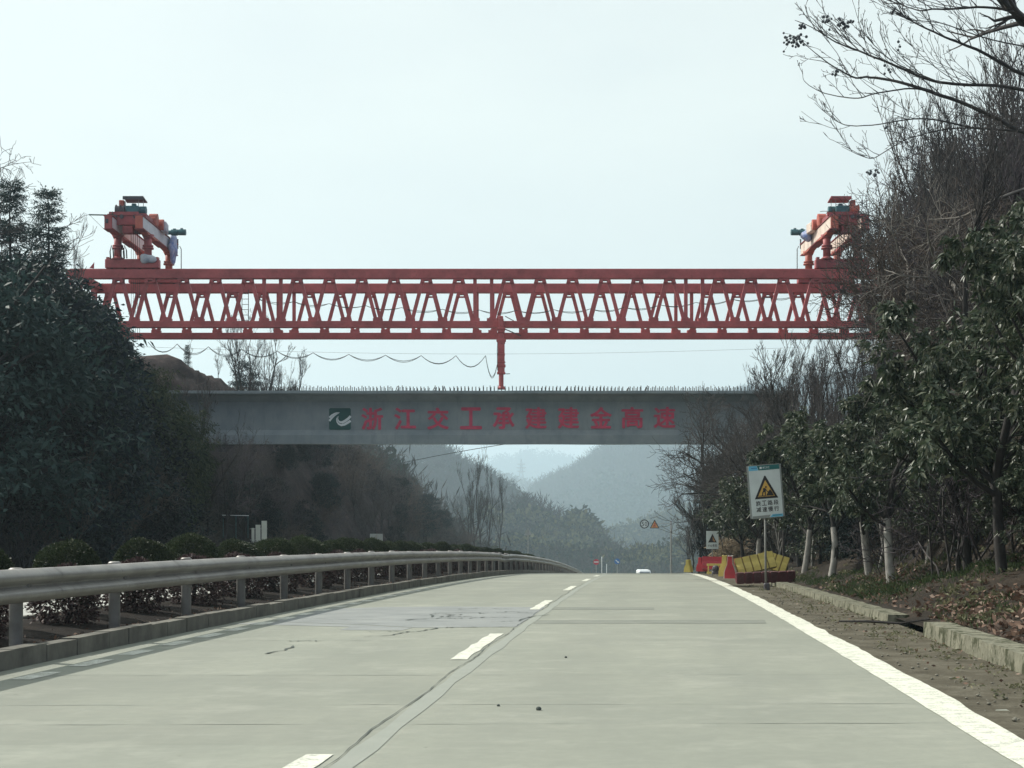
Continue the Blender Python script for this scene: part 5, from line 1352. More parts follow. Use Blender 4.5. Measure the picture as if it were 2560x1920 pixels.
for k in range(46):
    d = rs.uniform(77, 128); u = TOE_L - rs.uniform(.2, 5.2); x = float(XD(d)) + u; g = ground_z(x, d); i = rs.randint(6)
    if k % 3 == 0: place("bare_tree", BARE[i], ('bark', 'twig'), "small bare tree clinging to the dark rock cut under the girder", "tree", (x, d, g), rs.uniform(0, 6.28), rs.uniform(.3, .55), "bare trees on the rock cut")
    elif k % 3 == 1: place("brush_bush", BRUSH[i % 4], ('twig', 'twig_purple'), "leafless brush clinging to the dark rock cut", "bush", (x, d, g), rs.uniform(0, 6.28), rs.uniform(.7, 1.2), "leafless brush on the rock cut", ("stem", "crown"))
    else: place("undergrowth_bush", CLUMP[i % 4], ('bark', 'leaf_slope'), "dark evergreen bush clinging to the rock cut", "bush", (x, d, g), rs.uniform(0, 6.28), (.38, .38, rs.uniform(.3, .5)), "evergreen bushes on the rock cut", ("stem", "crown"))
for k in range(60):
    d = rs.uniform(100, 172); u = TOE_L - rs.uniform(-.2, 9.0); x = float(XD(d)) + u; g = ground_z(x, d); i = rs.randint(6)
    if k % 4 == 0: place("undergrowth_bush", CLUMP[i % 4], ('bark', 'leaf_slope'), "dark evergreen bush on the hazy slope beyond the rock cut", "bush", (x, d, g), rs.uniform(0, 6.28), (.55, .55, rs.uniform(.4, .7)), "evergreen bushes beyond the rock cut", ("stem", "crown"))
    elif k % 4 == 1: place("bare_tree", BARE[i], ('bark', 'twig'), "small bare tree on the hazy slope beyond the rock cut", "tree", (x, d, g), rs.uniform(0, 6.28), rs.uniform(.4, .7), "bare trees beyond the rock cut")
    else: place("brush_bush", BRUSH[i % 4], ('twig', 'twig_brown'), "leafless brush on the hazy slope beyond the rock cut", "bush", (x, d, g), rs.uniform(0, 6.28), rs.uniform(1.0, 1.6), "leafless brush beyond the rock cut", ("stem", "crown"))
# trees on the far shoulder of the mound, seen between gantry and girder
for k, (px, by, tp, d, lab) in enumerate(((592, 950, 770, 96, "straight bare tree on the mound's shoulder, first of the three by the gantry's left half"), (606, 955, 780, 97, "leaning bare tree on the mound's shoulder, second of the three"), (627, 975, 775, 98, "bare tree low on the mound's shoulder, third of the three"),
        (672, 990, 770, 101, "tall bare tree rising straight behind the girder's rebar near the mound"), (712, 985, 850, 103, "slanting bare sapling rising behind the girder right of the mound"), (470, 905, 845, 92, "small bare tree on the crown of the mound"), (545, 925, 860, 94, "twiggy bare tree on the mound above the girder's left end"), (700, 1000, 905, 100, "low twiggy bare tree just behind the girder's rebar right of the mound"))):
    b = at(px, by, d); h = (by - tp) / FOC * d; g = ground_z(b.x, d); h += b.z - g
    s_ = h / 7.4
    place("bare_tree", BARE[(k * 2) % 3], ('bark', 'twig'), lab, "tree", (b.x, d, g), k * 1.3, (s_ * .75, s_ * .75, s_), None, tilt=(0, rd(24) if k == 4 else rd(6) * ((k % 3) - 1)))
b = at(468, 905, 93); place("conifer_tree", CONIFER[0], ('bark', 'leaf_conifer'), "tiny dark fir on the crown of the earth mound below the gantry", "tree", (b.x, 93, ground_z(b.x, 93)), 0, .26)
# far left corner tree tops
b = at(-40, 640, 60); place("bare_tree", BARE[4], ('bark_grey', 'twig'), "bare treetop cut off by the picture's left edge above the firs", "tree", (b.x, 60, ground_z(b.x, 60)), 2.6, 1.3)
b = at(192, 700, 66); place("bare_tree", BARE[1], ('bark_grey', 'twig'), "slender bare tree between the left firs and the left crane trolley", "tree", (b.x, 66, b.z - 2.2), .6, (.42, .42, .62))

# ------------------------------------------------------------------ right bank
place("broadleaf_tree", BROAD_BIG, ('bark', 'leaf_broad'), "large broad-leaved evergreen with hanging leaves at the picture's right edge", "tree", W(7.05, 21, float(hr(7.05, 21))), .3, (.80, .80, .90))
row = [(6.95, 23.2, 1.08, "broad-leaved evergreen with low hanging leaves just left of the picture's right edge"), (7.9, 24.6, 1.15, "broad-leaved evergreen cut by the picture's right edge, behind the largest one"), (7.0, 25.9, 1.02, "broad-leaved evergreen third in the roadside row from the right edge, without whitewash"), (6.3, 29.5, .92, "broad-leaved evergreen with whitewashed trunk, nearest of the roadside row"), (6.5, 33.5, 1.0, "broad-leaved evergreen with thick whitewashed trunk beside the grass verge"),
       (6.1, 37.5, .92, "broad-leaved evergreen with whitewashed trunk just right of the roadworks sign"), (5.9, 42, .95, "broad-leaved evergreen directly behind the roadworks sign"), (5.9, 47, .95, "broad-leaved evergreen rising behind the heap of barriers"), (5.6, 52.5, .95, "broad-leaved evergreen above the yellow barriers"), (5.5, 59, .98, "broad-leaved evergreen beside the dry reeds behind the small sign"), (5.3, 67, 1.0, "last broad-leaved evergreen of the row, near the girder")]
rs = np.random.RandomState(33)
for k, (u, y, s_, lab) in enumerate(row):
    p = W(u, y, float(hr(u, y)))
    t = place("broadleaf_tree", BROAD[k % 3], ('bark', 'leaf_broad'), lab, "tree", p, rs.uniform(0, 6.28), (s_ * 1.12, s_ * 1.12, s_ * 1.05), "roadside row of broad-leaved evergreens")
    if k in (3, 4, 5, 6, 8):
        v = Veg(); q = np.linspace(-.2, .62, 4); tm = BROAD[k % 3][0]
        co = np.empty(len(tm.vertices) * 3, np.float32); tm.vertices.foreach_get("co", co); co = co.reshape(-1, 3)[:35].reshape(5, 7, 3)
        c = co.mean(1); r = np.linalg.norm(co - c[:, None], axis=2).mean(1)
        zz = np.array([-.15, .3, .75, 1.15]); cx = np.interp(zz, c[:, 2], c[:, 0]); cy_ = np.interp(zz, c[:, 2], c[:, 1]); rr2 = np.interp(zz, c[:, 2], r) * 1.06 + .006
        v.tubes(np.stack([cx, cy_, zz], 1), rr2, 10); o = link("whitewash", v.mesh("whitewash"), 'whitewash', t)
for k, (u, y, s_) in enumerate(((7.3, 21.6, .46), (8.0, 22.6, .55), (7.6, 24.2, .50), (8.5, 24.8, .62), (7.2, 27.4, .48), (7.9, 28.6, .60))):
    place("broadleaf_shrub", BROAD[k % 3], ('bark', 'leaf_broad'), "low broad-leaved shrub under the large evergreens by the right edge", "shrub", W(u, y, float(hr(u, y))), k * 1.3, (s_ * 1.25, s_ * 1.25, s_), "low shrubs under the large evergreens", ("stem", "crown"))
# bare stems with whitewash beside the row
for k, (u, y, h) in enumerate(((6.9, 35.2, 3.2), (6.4, 44.5, 3.0), (7.2, 31.0, 3.4), (5.9, 50.0, 2.6))):
    p = W(u, y, float(hr(u, y))); s_ = h / 7.4
    place("bare_tree", BARE[k % 3], ('whitewash', 'twig'), ["thin pale-trunked bare tree between two whitewashed evergreens", "pale thin bare trunk behind the roadworks sign pole", "pale bare trunk in the shade right of the thick whitewashed trunk", "thin pale bare trunk rising behind the yellow barriers"][k], "tree", p, k * 2.1, (s_ * 1.0, s_ * 1.0, s_))
# leafless trees over the bank
def SR(px): return np.interp(px, [1640, 1720, 1800, 1900, 2000, 2100, 2200, 2300, 2400, 2560, 2700], [1080, 1010, 970, 900, 850, 790, 700, 500, 300, 110, 60])
rs = np.random.RandomState(41); n = 0
GR = "leafless trees on the right bank"
for q in range(2000):
    u = rs.uniform(7.4, 17); y = rs.uniform(27, 78); x = float(XD(y)) + u; px = 1280 + x / y * FOC
    if px > 2640 or px < 1800 or (px > 1990 and px < 2190 and rs.rand() < .2): continue
    g = ground_z(x, y); tp = SR(px) + rs.uniform(-110 if px > 2330 else 0, 200) + (0 if rs.rand() < .65 else 220); h = EYE + (HORY - tp) / FOC * y - g
    if h < 2.2 or h > 11: continue
    s_ = h / 7.6; i = rs.randint(6) if px > 2400 else rs.randint(3)
    place("bare_tree", BARE[i], (['bark', 'bark_grey', 'bark_pale'][rs.choice(3, p=[.45, .4, .15])], ['twig', 'twig_purple', 'twig_brown'][rs.randint(3)]), "thin leafless tree crowded on the right bank", "tree", (x, y, g), rs.uniform(0, 6.28) if i < 3 else rs.uniform(-.8, .8), (s_ * rs.uniform(.75, 1.0) * (1.0 if px > 2350 else .62),) * 2 + (s_,), GR, tilt=(0, rs.normal(-.08, .1)))
    n += 1
    if n >= 150: break
for k, (px, tp, d, i) in enumerate(((1800, 900, 64, 3), (1850, 930, 60, 4), (1790, 970, 68, 5), (1900, 950, 58, 1), (1840, 1000, 66, 4), (1985, 960, 62, 0), (1930, 990, 57, 5), (1800, 940, 64, 1), (1830, 900, 61, 2), (1860, 930, 57, 0), (1890, 960, 54, 5), (1930, 930, 52, 1), (1960, 960, 50, 2), (1770, 1040, 70, 5))):
    u = max(6.6 + .2 * (k % 6), U((px + 30 - 1280) / FOC * d, d)); x = float(XD(d)) + u; g = ground_z(x, d); h = EYE + (HORY - tp) / FOC * d - g; s_ = h / 6.4
    place("bare_tree", BARE[i], ('bark', 'twig'), "dark bare tree leaning over the girder's right end", "tree", (x, d, g), rs.uniform(-.5, .5), (s_ * .95, s_ * .95, s_), "bare trees leaning over the girder's right end")
for k, (px, tp, d) in enumerate(((2270, 470, 46), (2300, 380, 44), (2325, 300, 42), (2360, 230, 43), (2395, 250, 40), (2430, 150, 42), (2465, 190, 39), (2500, 90, 41), (2535, 130, 38), (2560, 40, 40), (2590, 60, 38), (2310, 420, 48), (2410, 320, 46), (2480, 260, 44))):
    x = (px - 1280) / FOC * d; g = ground_z(x, d); s_ = (EYE + (HORY - tp) / FOC * d - g) / 7.4
    place("bare_tree", BARE[k % 3], ('bark_grey', 'twig'), "tall slender leafless tree rising against the sky at the upper right", "tree", (x, d, g), k * 1.37, (s_ * .62, s_ * .62, s_), "slender leafless trees against the sky at the upper right", tilt=(0, -.10 + .04 * (k % 3)))
for k in range(130):
    u = rs.uniform(6.8, 15); y = rs.uniform(24, 78); x = float(XD(y)) + u; px = 1280 + x / y * FOC
    if px > 2620: continue
    place("brush_bush", BRUSH[rs.randint(4)], ('twig', ['twig_brown', 'twig_purple', 'twig'][rs.randint(3)]), "leafless brush covering the right bank", "bush", (x, y, ground_z(x, y)), rs.uniform(0, 6.28), rs.uniform(.6, 1.2), "leafless brush on the right bank", ("stem", "crown"))
for k in range(26):
    y = rs.uniform(30, 76); u = rs.uniform(6.6, 9.5); x = float(XD(y)) + u
    place("undergrowth_bush", CLUMP[rs.randint(4)], ('bark', 'leaf_slope' if rs.rand() < .6 else 'leaf_broad'), "dark evergreen bush low on the right bank", "bush", (x, y, ground_z(x, y)), rs.uniform(0, 6.28), (.42, .42, rs.uniform(.35, .6)), "evergreen bushes low on the right bank", ("stem", "crown"))
# dark trees where the right bank meets the road past the sign, before the hazy valley
for k, (px, tp, d) in enumerate(((1745, 1180, 78), (1765, 1140, 74), (1790, 1120, 71), (1728, 1240, 88), (1722, 1300, 98))):
    x = (px - 1280) / FOC * d; g = ground_z(x, d); h = EYE + (HORY - tp) / FOC * d - g
    place("bare_tree", BARE[k % 3], ('bark', 'twig'), "small dark bare tree beyond the barriers against the hazy valley", "tree", (x, d, g), rs.uniform(-.4, .4), (h / 7.2 * .95, h / 7.2 * .95, h / 7.2), "bare trees beyond the barriers")
    if k in (1, 2): place("evergreen_tree", CLUMP[k], ('bark', 'leaf_slope'), "dark evergreen beyond the small rockfall sign, under the girder's right end, the %s one" % ("nearer" if k == 2 else "farther"), "tree", (x + .6, d + 1, g), k, (.5, .5, h * .9 / 5))
# reeds behind the small sign
v = Veg(); rs2 = np.random.RandomState(8); m = 260
b = np.stack([rs2.normal(0, .24, m), rs2.normal(0, .3, m), np.zeros(m)], 1); q = np.linspace(0, 1, 5); L = rs2.uniform(.9, 2.0, m); an = rs2.uniform(0, 6.28, m); bd = rs2.uniform(.05, .5, m)
P = b[:, None] + np.stack([np.cos(an)[:, None] * (bd * L)[:, None] * q ** 2, np.sin(an)[:, None] * (bd * L)[:, None] * q ** 2, L[:, None] * q * (1 - .15 * q)], -1)
v.tubes(P, .012 * (1.1 - q)[None] * np.ones((m, 1)), 3); v.leaves(P[:, 3], P[:, 4] - P[:, 3] + rs2.normal(0, .1, (m, 3)), .36, .03, rs2, .1, .5); v.leaves(P[:, 2], P[:, 4] - P[:, 3] + rs2.normal(0, .15, (m, 3)), .42, .025, rs2, .1, .6)
p = at(1828, 1395, 63); o = link("reed_clump", v.mesh("reed_clump"), 'reed', None, (p.x, 63, ground_z(p.x, 63))); tag(o, "dry straw-coloured reed clump beside the small rockfall sign", "reeds")

# ------------------------------------------------------------------ the big bare tree whose fruiting boughs reach in from the upper right
def fruit_tree():
    D = 29.0; rs = np.random.RandomState(77)
    base = Vector((11.6, D + 1.0, 0)); base.z = ground_z(base.x, base.y)
    t = thing("fruiting_tree", "bare tree with long arching boughs and dark berry clusters reaching in from the upper right", "tree", base)
    zx = lambda x, y: (1900 + x * .3014, y * .3014)          # from the zoomed photo
    a = Veg(); c = Veg(); bl_ = np.array(base)
    def bough(pts, r0, r1, dep, twigs=10, tl=1.1, thick=True, side=1):
        q = [at(*zx(*p), D + dep * (1 - k / (len(pts) - 1)) + 1.0 * math.sin(k * 1.1) * .4) for k, p in enumerate(pts)]
        # smooth resample
        P = np.array(q); tt = np.linspace(0, len(P) - 1, len(P) * 4); P = np.stack([np.interp(tt, np.arange(len(P)), P[:, i]) for i in range(3)], 1)
        for _ in range(2): P[1:-1] = .25 * P[:-2] + .5 * P[1:-1] + .25 * P[2:]
        P = P + np.cumsum(rs.normal(0, .004, P.shape), 0) - bl_
        (a if thick else c).tubes(P, np.linspace(r0 * .55, r1 * .75, len(P)), 6 if thick else 4)
        n = len(P)
        for _ in range(twigs):
            k = rs.randint(int(n * .15), n - 2); d = P[k + 1] - P[k]; d /= np.linalg.norm(d)
            dd = d * .8 + np.array([-.1, rs.normal(0, .35), side * abs(rs.normal(.35, .3))])
            lv = grow(rs, P[k], dd, tl * rs.uniform(.35, 1.1) * (1.2 - k / n * .5), max(r1 * 1.4, .008), 3, (3, 3), ratio=.5, trop=.05, wig=.10, ang=(.25, .7))
            for (Q, r) in lv: c.tubes(Q, np.maximum(r, .0045), 3)
        return P
    bough([(2600, 640), (2190, 640), (1880, 445), (1700, 370), (1500, 290), (1260, 180), (1120, 110)], .075, .008, 2, 16)
    bough([(2600, 60), (2190, 240), (2060, 60), (1950, -60)], .11, .05, 1, 10, 1.4)
    bough([(2600, 330), (2080, 75), (1800, 55), (1620, 70), (1420, 70), (1340, 90), (1200, 45), (1070, -10)], .05, .008, 1, 14)
    bough([(2600, 860), (2060, 715), (1750, 705), (1480, 690), (1260, 610), (1000, 500), (830, 430), (620, 350), (480, 245), (300, 160)], .07, .007, 3, 18)
    bough([(2600, 1080), (2150, 1100), (1990, 980), (1700, 850), (1450, 760), (1200, 680), (1000, 645), (860, 625), (800, 650), (620, 560), (470, 450), (350, 345)], .085, .006, 2, 14)
    bough([(2000, 990), (1700, 850), (1310, 730), (1100, 750), (920, 780), (830, 820), (640, 805), (480, 750), (350, 670), (330, 570)], .035, .005, 1, 8, .8)
    bough([(2300, 1090), (2050, 1080), (1750, 1060), (1480, 985), (1250, 970), (1000, 1030), (720, 1040), (600, 990), (450, 860)], .04, .005, 2, 10, .8)
    bough([(2050, 1080), (1600, 1055), (1380, 1110), (1180, 1180), (960, 1340), (820, 1290), (700, 1230)], .03, .005, 2, 10, .8)
    bough([(1500, 690), (1180, 560), (1020, 460), (860, 290), (740, 190)], .022, .005, 0, 7, .7)
    bough([(950, 490), (890, 420), (840, 270), (750, 0)], .014, .005, 0, 3, .5)
    bough([(840, 430), (720, 320), (640, 210), (570, 140)], .012, .004, 0, 3, .5)
    bough([(1700, 720), (1450, 560), (1250, 370), (1160, 320)], .015, .004, 1, 5, .6)
    bough([(2600, 520), (2300, 400), (1900, 330), (1500, 180), (1240, 170), (1130, 110)], .03, .005, 1, 12, 1.0)
    bough([(740, 1045), (640, 1075), (480, 1020), (350, 920)], .010, .004, 1, 1, .4)
    # trunk out of frame to the right
    P = np.array([(0, 0, -.4), (.2, .1, 1.6), (-.1, .0, 3.2), (-.25, -.2, 4.8), (-.5, -.3, 6.2), (-.7, -.3, 7.8), (-1.0, -.3, 9.2)]); a.tubes(P, np.array([.19, .17, .15, .13, .11, .085, .05]), 9)
    for zz, (px, py) in ((3.0, (2600, 1080)), (3.6, (2600, 860)), (4.4, (2600, 640)), (5.4, (2600, 330)), (6.0, (2600, 60)), (5.0, (2600, 520))):
        e = np.array(at(*zx(px, py), D + 2)) - bl_; s0 = np.array([np.interp(zz, P[:, 2], P[:, 0]), np.interp(zz, P[:, 2], P[:, 1]), zz]); mid = (s0 + e) / 2 + np.array([0, 0, .15])
        a.tubes(np.array([s0, mid, e]), np.array([.12, .10, .085]), 6)
    link("trunk", a.mesh("trunk"), 'bark_grey', t); link("crown", c.mesh("crown"), 'twig', t)
    for (x, y, nb, sp) in ((290, 345, 34, 60), (350, 220, 8, 28), (560, 165, 9, 22), (580, 243, 1, 4), (680, 190, 12, 32), (735, 205, 10, 30), (630, 590, 5, 22), (1120, 90, 3, 26), (1150, 400, 2, 14), (1045, 575, 4, 34), (1148, 345, 1, 3), (1037, 1066, 2, 8), (910, 1445, 6, 22), (970, 1440, 7, 26)):
        mb = MB(); c0 = at(*zx(x, y), D)
        for k in range(nb):
            o = Vector((rs.normal(0, sp) * .3014 * D / FOC * .8, rs.normal(0, .08), rs.normal(0, sp * .55) * .3014 * D / FOC)); mb.sphere(c0 + o, rs.uniform(.020, .030), 7, 5)
            mb.tube([c0 + o, c0 + o * .5 + Vector((0, 0, .06)), c0 + Vector((.03, 0, .07))], .0035, 3)
        mb.build("berry_cluster", 'berry', t)
fruit_tree()
# a sunlit pale-barked bare tree lower down, in front of the dark bank
def pale_tree():
    D = 30.0; rs = np.random.RandomState(78); b = at(2330, 1150, D); base = Vector((b.x + .8, D + .5, 0)); base.z = ground_z(base.x, base.y)
    t = thing("pale_bare_tree", "bare tree with sunlit pale forking branches in front of the dark right bank", "tree", base); o = np.array(base); a = Veg(); c = Veg()
    zx = lambda x, y: (1800 + x * .3436, 440 + y * .3436)
    for pts, r0, r1 in (([(1900, 1250), (1780, 920), (1700, 800), (1660, 740), (1580, 640), (1530, 540), (1500, 360)], .055, .014), ([(1670, 740), (1690, 600), (1720, 480), (1735, 350)], .025, .010), ([(1580, 760), (1520, 745), (1400, 735), (1300, 715), (1200, 680)], .022, .006),
                        ([(2060, 830), (1900, 880), (1780, 920), (1620, 905)], .02, .006), ([(2300, 700), (2000, 900), (1800, 1010), (1600, 1130), (1400, 1250)], .03, .006), ([(2010, 950), (1700, 1130), (1480, 1160), (1200, 1205)], .02, .006), ([(2300, 60), (2050, 150), (1900, 220), (1760, 300), (1530, 310)], .035, .008), ([(1850, 240), (1680, 360), (1500, 490)], .012, .005), ([(1960, 900), (1900, 780), (1860, 700)], .015, .006), ([(1760, 1380), (1560, 1450), (1400, 1475), (1240, 1460)], .016, .006), ([(1200, 1600), (1130, 1320), (1060, 1250)], .02, .008), ([(1130, 1320), (1200, 1150), (1260, 1040)], .014, .006), ([(1300, 560), (1250, 400), (1060, 120)], .016, .006)):
        P = np.array([at(*zx(*p), D + .8 * math.sin(k + r0 * 90)) for k, p in enumerate(pts)]); tt = np.linspace(0, len(P) - 1, len(P) * 4); P = np.stack([np.interp(tt, np.arange(len(P)), P[:, i]) for i in range(3)], 1)
        for _ in range(2): P[1:-1] = .25 * P[:-2] + .5 * P[1:-1] + .25 * P[2:]
        P = P + np.cumsum(rs.normal(0, .004, P.shape), 0) - o; (a if r0 > .018 else c).tubes(P, np.linspace(r0, r1, len(P)), 5)
        for _ in range(7):
            k = rs.randint(3, len(P) - 2); d = P[k + 1] - P[k]; d /= np.linalg.norm(d)
            for (Q, r) in grow(rs, P[k], d + rs.normal(0, .5, 3), rs.uniform(.4, 1.0), .007, 3, (3, 3), ratio=.55, trop=.05, wig=.12): c.tubes(Q, np.maximum(r, .004), 3)
    q = np.array(at(*zx(1900, 1250), D)) - o; a.tubes(np.array([(0, 0, -.3), (.05, 0, .4) + q * .2, q * .6 + np.array([.05, 0, .1]), q]), np.array([.09, .08, .065, .055]), 7)
    link("trunk", a.mesh("trunk"), 'bark_pale', t); link("crown", c.mesh("crown"), 'bark_pale', t)
pale_tree()

# ------------------------------------------------------------------ verge: litter, grass, weeds, stones
rs = np.random.RandomState(61)
def scatter(n, u0, u1, y0, y1, dens=None):
    y = rs.uniform(0, 1, n) ** 1.4 * (y1 - y0) + y0; u = rs.uniform(u0, u1, n)
    if dens is not None: k = rs.uniform(0, 1, n) < dens(u, y); u, y = u[k], y[k]
    return u, y, np.stack([XD(y) + u, y, R(y) + np.where(u > TOE_R, hr(u, y), .02)], 1)
v = Veg(); u, y, C = scatter(15000, 5.3, 9.0, 11, 34, lambda u, y: np.clip(.35 + 1.6 * fbm(u * 1.1, y * .8, 71) + np.where(y < 22, .5, -.15), 0, 1))
D = rnd_dirs(rs, len(C)) * np.array([1, 1, .45]); v.leaves(C + np.array([0, 0, .025]), D, .095, .05, rs, .5, 0)
u, y, C = scatter(200, 4.3, 5.0, 9, 34); v.leaves(C + np.array([0, 0, .012]), rnd_dirs(rs, len(C)) * np.array([1, 1, .2]), .045, .025, rs, .3, 0)
stuff(link("leaf_litter", v.mesh("leaf_litter"), 'leaf_dry'), "brown fallen leaves lying over the right verge and bank", "leaf litter")
v = Veg(); u, y, C = scatter(26000, 5.28, 7.6, 13, 48, lambda u, y: np.clip(-.25 + 3.2 * fbm(u * .9, y * .45, 81) + np.where((y > 22) & (y < 36), .75, .05), 0, 1))
D = rs.normal(0, .35, (len(C), 3)) + np.array([0, 0, 1]); v.leaves(C, D, .15, .013, rs, .1, .25)
stuff(link("verge_grass", v.mesh("verge_grass"), 'grass'), "short green grass on the verge under the roadside trees", "grass")
v = Veg(); u, y, C = scatter(1500, 5.3, 8.2, 13, 45, lambda u, y: np.clip(.1 + 2.5 * fbm(u * 1.3, y * .7, 91), 0, 1)); idx = np.repeat(np.arange(len(C)), 12)
v.leaves(C[idx] + rs.normal(0, .05, (len(idx), 3)) * np.array([1, 1, .3]) + np.array([0, 0, .04]), rs.normal(0, .6, (len(idx), 3)) + np.array([0, 0, .6]), .10, .035, rs, .25, .3)
u, y, C = scatter(260, 4.3, 5.1, 9, 40); idx = np.repeat(np.arange(len(C)), 7); v.leaves(C[idx] + rs.normal(0, .03, (len(idx), 3)) * np.array([1, 1, .2]) + np.array([0, 0, .01]), rs.normal(0, .7, (len(idx), 3)) + np.array([0, 0, .4]), .05, .018, rs, .25, .3)
stuff(link("verge_weeds", v.mesh("verge_weeds"), 'weed'), "pale low weeds scattered over the verge and shoulder", "weeds")
mb = MB()
for k in range(240):
    u = 4.05 + abs(rs.normal(0, .45)); y = rs.uniform(9, 32)
    if u > 5: continue
    p = W(u, y, .015); mb.sphere(p, rs.uniform(.006, .02), 6, 4, (1, 1.2, .6))
o = stuff(mb.build("shoulder_gravel", 'stone'), "loose small stones on the dirt shoulder", "gravel")
v = Veg(); m = 5200; y = rs.uniform(10, 70, m); u = rs.uniform(-6.1, -4.1, m); C = np.stack([XD(y) + u, y, R(y) + .15], 1); v.leaves(C, rnd_dirs(rs, m) * np.array([1, 1, .5]), .06, .028, rs, .3, 0)
stuff(link("median_litter", v.mesh("median_litter"), 'leaf_dry'), "dry leaves on the median soil under the hedge", "leaf litter")
for k, (u, y, r, lab) in enumerate(((1.02, 11.0, .020, "small dark stone on the right lane, nearest the picture's bottom"), (.72, 11.25, .012, "tiny dark stone on the right lane, left of the larger one"), (.98, 15.6, .014, "tiny dark stone on the right lane, the farther one"))):
    mb = MB(); mb.sphere(W(u, y, r * .5), r, 7, 5, (1, 1.1, .8)); tag(mb.build("stone", 'crack'), lab, "stone")
mb = MB(); mb.tube([W(4.3, 21.0, .07), W(4.6, 20.6, .09), W(5.0, 20.3, .08), W(5.35, 20.2, .14)], [.012, .018, .016, .01], 5); tag(mb.build("fallen_branch", 'bark'), "fallen dark branch lying across the gap in the drain kerb", "branch")

# ------------------------------------------------------------------ far hills with their woods
def hill(name, pts, D, depth, foot, mat, woods, seed, ntree, size, bare=0, label=""):
    """a ridge whose crest runs through photo points at distance D, falling towards the camera and away; its wood is one mass"""
    xs = np.array([(p[0] - 1280) / FOC * D for p in pts]); zs = np.array([EYE + (HORY - p[1]) / FOC * D for p in pts])
    X = np.linspace(xs[0], xs[-1], 90); T = np.linspace(-1, 1, 41)
    XX, TT = np.meshgrid(X, T)
    crest = np.interp(XX, xs, zs) - size * .75
    prof = np.clip(1 - np.abs(TT) ** 1.35, 0, 1)
    def zf(x, t): 
        c = np.interp(x, xs, zs) - size * .75; pr = np.clip(1 - np.abs(t) ** 1.35, 0, 1)
        return foot + (c - foot) * pr + fbm(x / size * .12, t * 3, seed) * size * 1.6 * np.clip(1 - np.abs(t), .1, 1)
    V = np.stack([XX, D + TT * depth, zf(XX, TT)], -1).reshape(-1, 3)
    n = len(X); i, j = np.meshgrid(np.arange(n - 1), np.arange(len(T) - 1)); a = (j * n + i).ravel()
    o = struct(link(name, mesh_np(name, V, np.stack([a, a + 1, a + n + 1, a + n], 1)), mat, None, (0, 0, 0), True))
    rs = np.random.RandomState(seed)
    if not ntree: return o
    x = rs.uniform(xs[0], xs[-1], ntree); t = -np.abs(rs.uniform(0, 1, ntree)) ** 1.2; t[: ntree // 6] = rs.uniform(-.06, .03, ntree // 6)
    B = np.stack([x, D + t * depth, zf(x, t)], 1)
    veg = {w: Veg() for w, _ in woods}
    pick = rs.choice(len(woods), ntree, p=np.array([p for _, p in woods])); pick2 = fbm(x / size * .3, t * 5, seed + 5)
    for wi, (wname, _) in enumerate(woods):
        k = np.where((pick == wi) if len(woods) < 2 else (np.clip(((pick2 * 2.2 + .5) + rs.normal(0, .18, ntree)) * len(woods), 0, len(woods) - .01).astype(int) == wi))[0]
        if not len(k): continue
        h = size * rs.uniform(.7, 1.35, len(k)); per = 64 if wname != 'far_brown' else 85
        idx = np.repeat(np.arange(len(k)), per); d = rnd_dirs(rs, len(idx))
        if wname == 'far_brown':
            C = B[k][idx] + np.stack([rs.normal(0, .22, len(idx)) * h[idx], rs.normal(0, .22, len(idx)) * h[idx], rs.uniform(.2, 1.0, len(idx)) * h[idx]], 1)
            veg[wname].leaves(C, d * .75 + np.array([0, 0, .8]), h[idx] * .26, h[idx] * .026, rs, .1, 0)
        else:
            C = B[k][idx] + d * (rs.uniform(.4, 1, len(idx)) * h[idx])[:, None] * np.array([.42, .42, .5]) + np.stack([0 * h[idx], 0 * h[idx], h[idx] * .5], 1)
            veg[wname].leaves(C, d + rs.normal(0, .6, d.shape), h[idx] * .19, h[idx] * .11, rs, .2, .1)
    nm = {'far_green': "dark evergreen wood", 'far_brown': "leafless grey-brown wood", 'far_yellow': "yellowish green bamboo grove"}
    for w, vg in veg.items():
        if vg.V: stuff(link({'far_green': "evergreen_woods", 'far_brown': "leafless_woods", 'far_yellow': "bamboo_grove"}[w], vg.mesh(w), w), f"{nm[w]} on {label}", "woods")
    return o
hill("left_hill", [(500, 1075), (700, 1085), (850, 1125), (950, 1165), (1030, 1262), (1100, 1335), (1170, 1400), (1230, 1450)], 290, 50, -14, 'slope', [('far_green', .5), ('far_brown', .5)], 1, 1800, 7.5, label="the near hill left of the road beyond the girder")
hill("left_hill", [(560, 1040), (900, 1075), (1000, 1100), (1090, 1125), (1150, 1165), (1230, 1210), (1290, 1248), (1350, 1300), (1420, 1350), (1500, 1400), (1560, 1440)], 980, 170, -48, 'slope', [('far_green', .6), ('far_brown', .4)], 2, 2800, 12.5, label="the second hill left of the valley")
hill("valley_grove", [(1040, 1330), (1090, 1290), (1180, 1285), (1260, 1300), (1330, 1285), (1400, 1310), (1450, 1300), (1510, 1360), (1560, 1415), (1640, 1440)], 640, 50, -26, 'slope', [('far_yellow', .5), ('far_green', .3), ('far_brown', .2)], 3, 1000, 10.5, label="the valley floor under the girder")
hill("valley_wood", [(900, 1330), (1150, 1335), (1300, 1345), (1420, 1352), (1520, 1345), (1600, 1320), (1700, 1290), (1850, 1240), (2050, 1180)], 1100, 90, -46, 'slope', [('far_green', .5), ('far_yellow', .25), ('far_brown', .25)], 7, 1500, 12.0, label="the misty valley floor at the foot of the hazy hill")
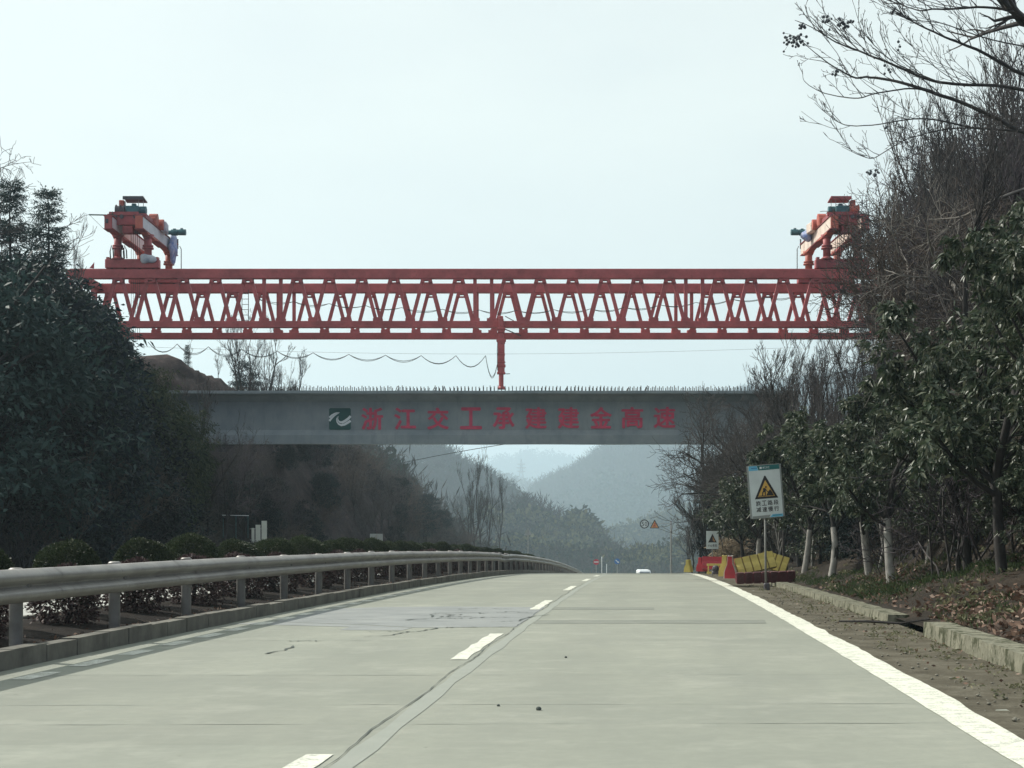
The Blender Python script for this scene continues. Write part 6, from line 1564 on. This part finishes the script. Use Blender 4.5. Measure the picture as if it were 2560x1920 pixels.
hill("valley_wood", [(1150, 1400), (1300, 1392), (1400, 1398), (1480, 1402), (1560, 1398), (1640, 1375), (1740, 1340), (1850, 1300)], 520, 50, -26, 'slope', [('far_brown', .4), ('far_green', .35), ('far_yellow', .25)], 8, 1100, 7.0, label="the valley floor just beyond the crest of the road")
hill("right_hill", [(1290, 1330), (1345, 1240), (1380, 1215), (1440, 1188), (1490, 1150), (1540, 1118), (1640, 1070), (1800, 1000), (2050, 950), (2300, 940)], 2100, 500, -70, 'slope', [('far_green', .55), ('far_brown', .45)], 4, 4400, 23.0, label="the broad hazy hill right of the valley")
hill("far_ridge", [(900, 1060), (1100, 1140), (1170, 1168), (1250, 1195), (1330, 1215), (1400, 1240), (1500, 1290), (1600, 1330)], 3100, 450, -95, 'slope', [('far_green', 1.0)], 5, 1500, 26.0, label="the faint ridge in the middle of the valley")
hill("far_mountain", [(900, 1240), (1080, 1215), (1180, 1185), (1250, 1150), (1300, 1138), (1345, 1133), (1400, 1146), (1470, 1165), (1540, 1175), (1700, 1190), (1900, 1220)], 5400, 600, -140, 'slope', [('far_green', 1.0)], 6, 1500, 42.0, label="the palest mountain at the head of the valley")
# bare poplars standing out in front of the valley
for k, (px, tp, d) in enumerate(((1003, 1130, 175), (1185, 1128, 190), (1203, 1118, 195), (1225, 1140, 200), (1170, 1165, 186), (1248, 1170, 205))):
    x = (px - 1280) / FOC * d; b = EYE + (HORY - 1410) / FOC * d; h = EYE + (HORY - tp) / FOC * d - b; s_ = h / 7.4
    place("bare_poplar", BARE[k % 3], ('bark', 'far_brown'), ["lone slim bare poplar on the hazy left hillside", "bare poplar in the valley, leftmost of the close trio", "tallest bare poplar in the middle of the close trio", "bare poplar right of the tallest one in the valley", "short bare poplar left of the trio in the valley", "short bare poplar right of the trio in the valley"][k], "tree", (x, d, b), k * 1.1, (s_ * .5, s_ * .5, s_))

# ------------------------------------------------------------------ haze in the valley air
mb = MB(); mb.box((0, 3120, 45), (5200, 6330, 492)); hz = mb.build("haze", None); hz.data.materials.clear()
hm = bpy.data.materials.new("haze_air"); hm.use_nodes = True; ht = hm.node_tree; ht.nodes.clear()
ho = ht.nodes.new("ShaderNodeOutputMaterial"); hv = ht.nodes.new("ShaderNodeVolumePrincipled")
hv.inputs['Color'].default_value = (.72, .90, 1, 1); hv.inputs['Density'].default_value = HAZE_DENSITY; hv.inputs['Anisotropy'].default_value = .3
ht.links.new(hv.outputs[0], ho.inputs['Volume']); hz.data.materials.append(hm)
stuff(hz, "pale bluish haze filling the valley air", "haze")
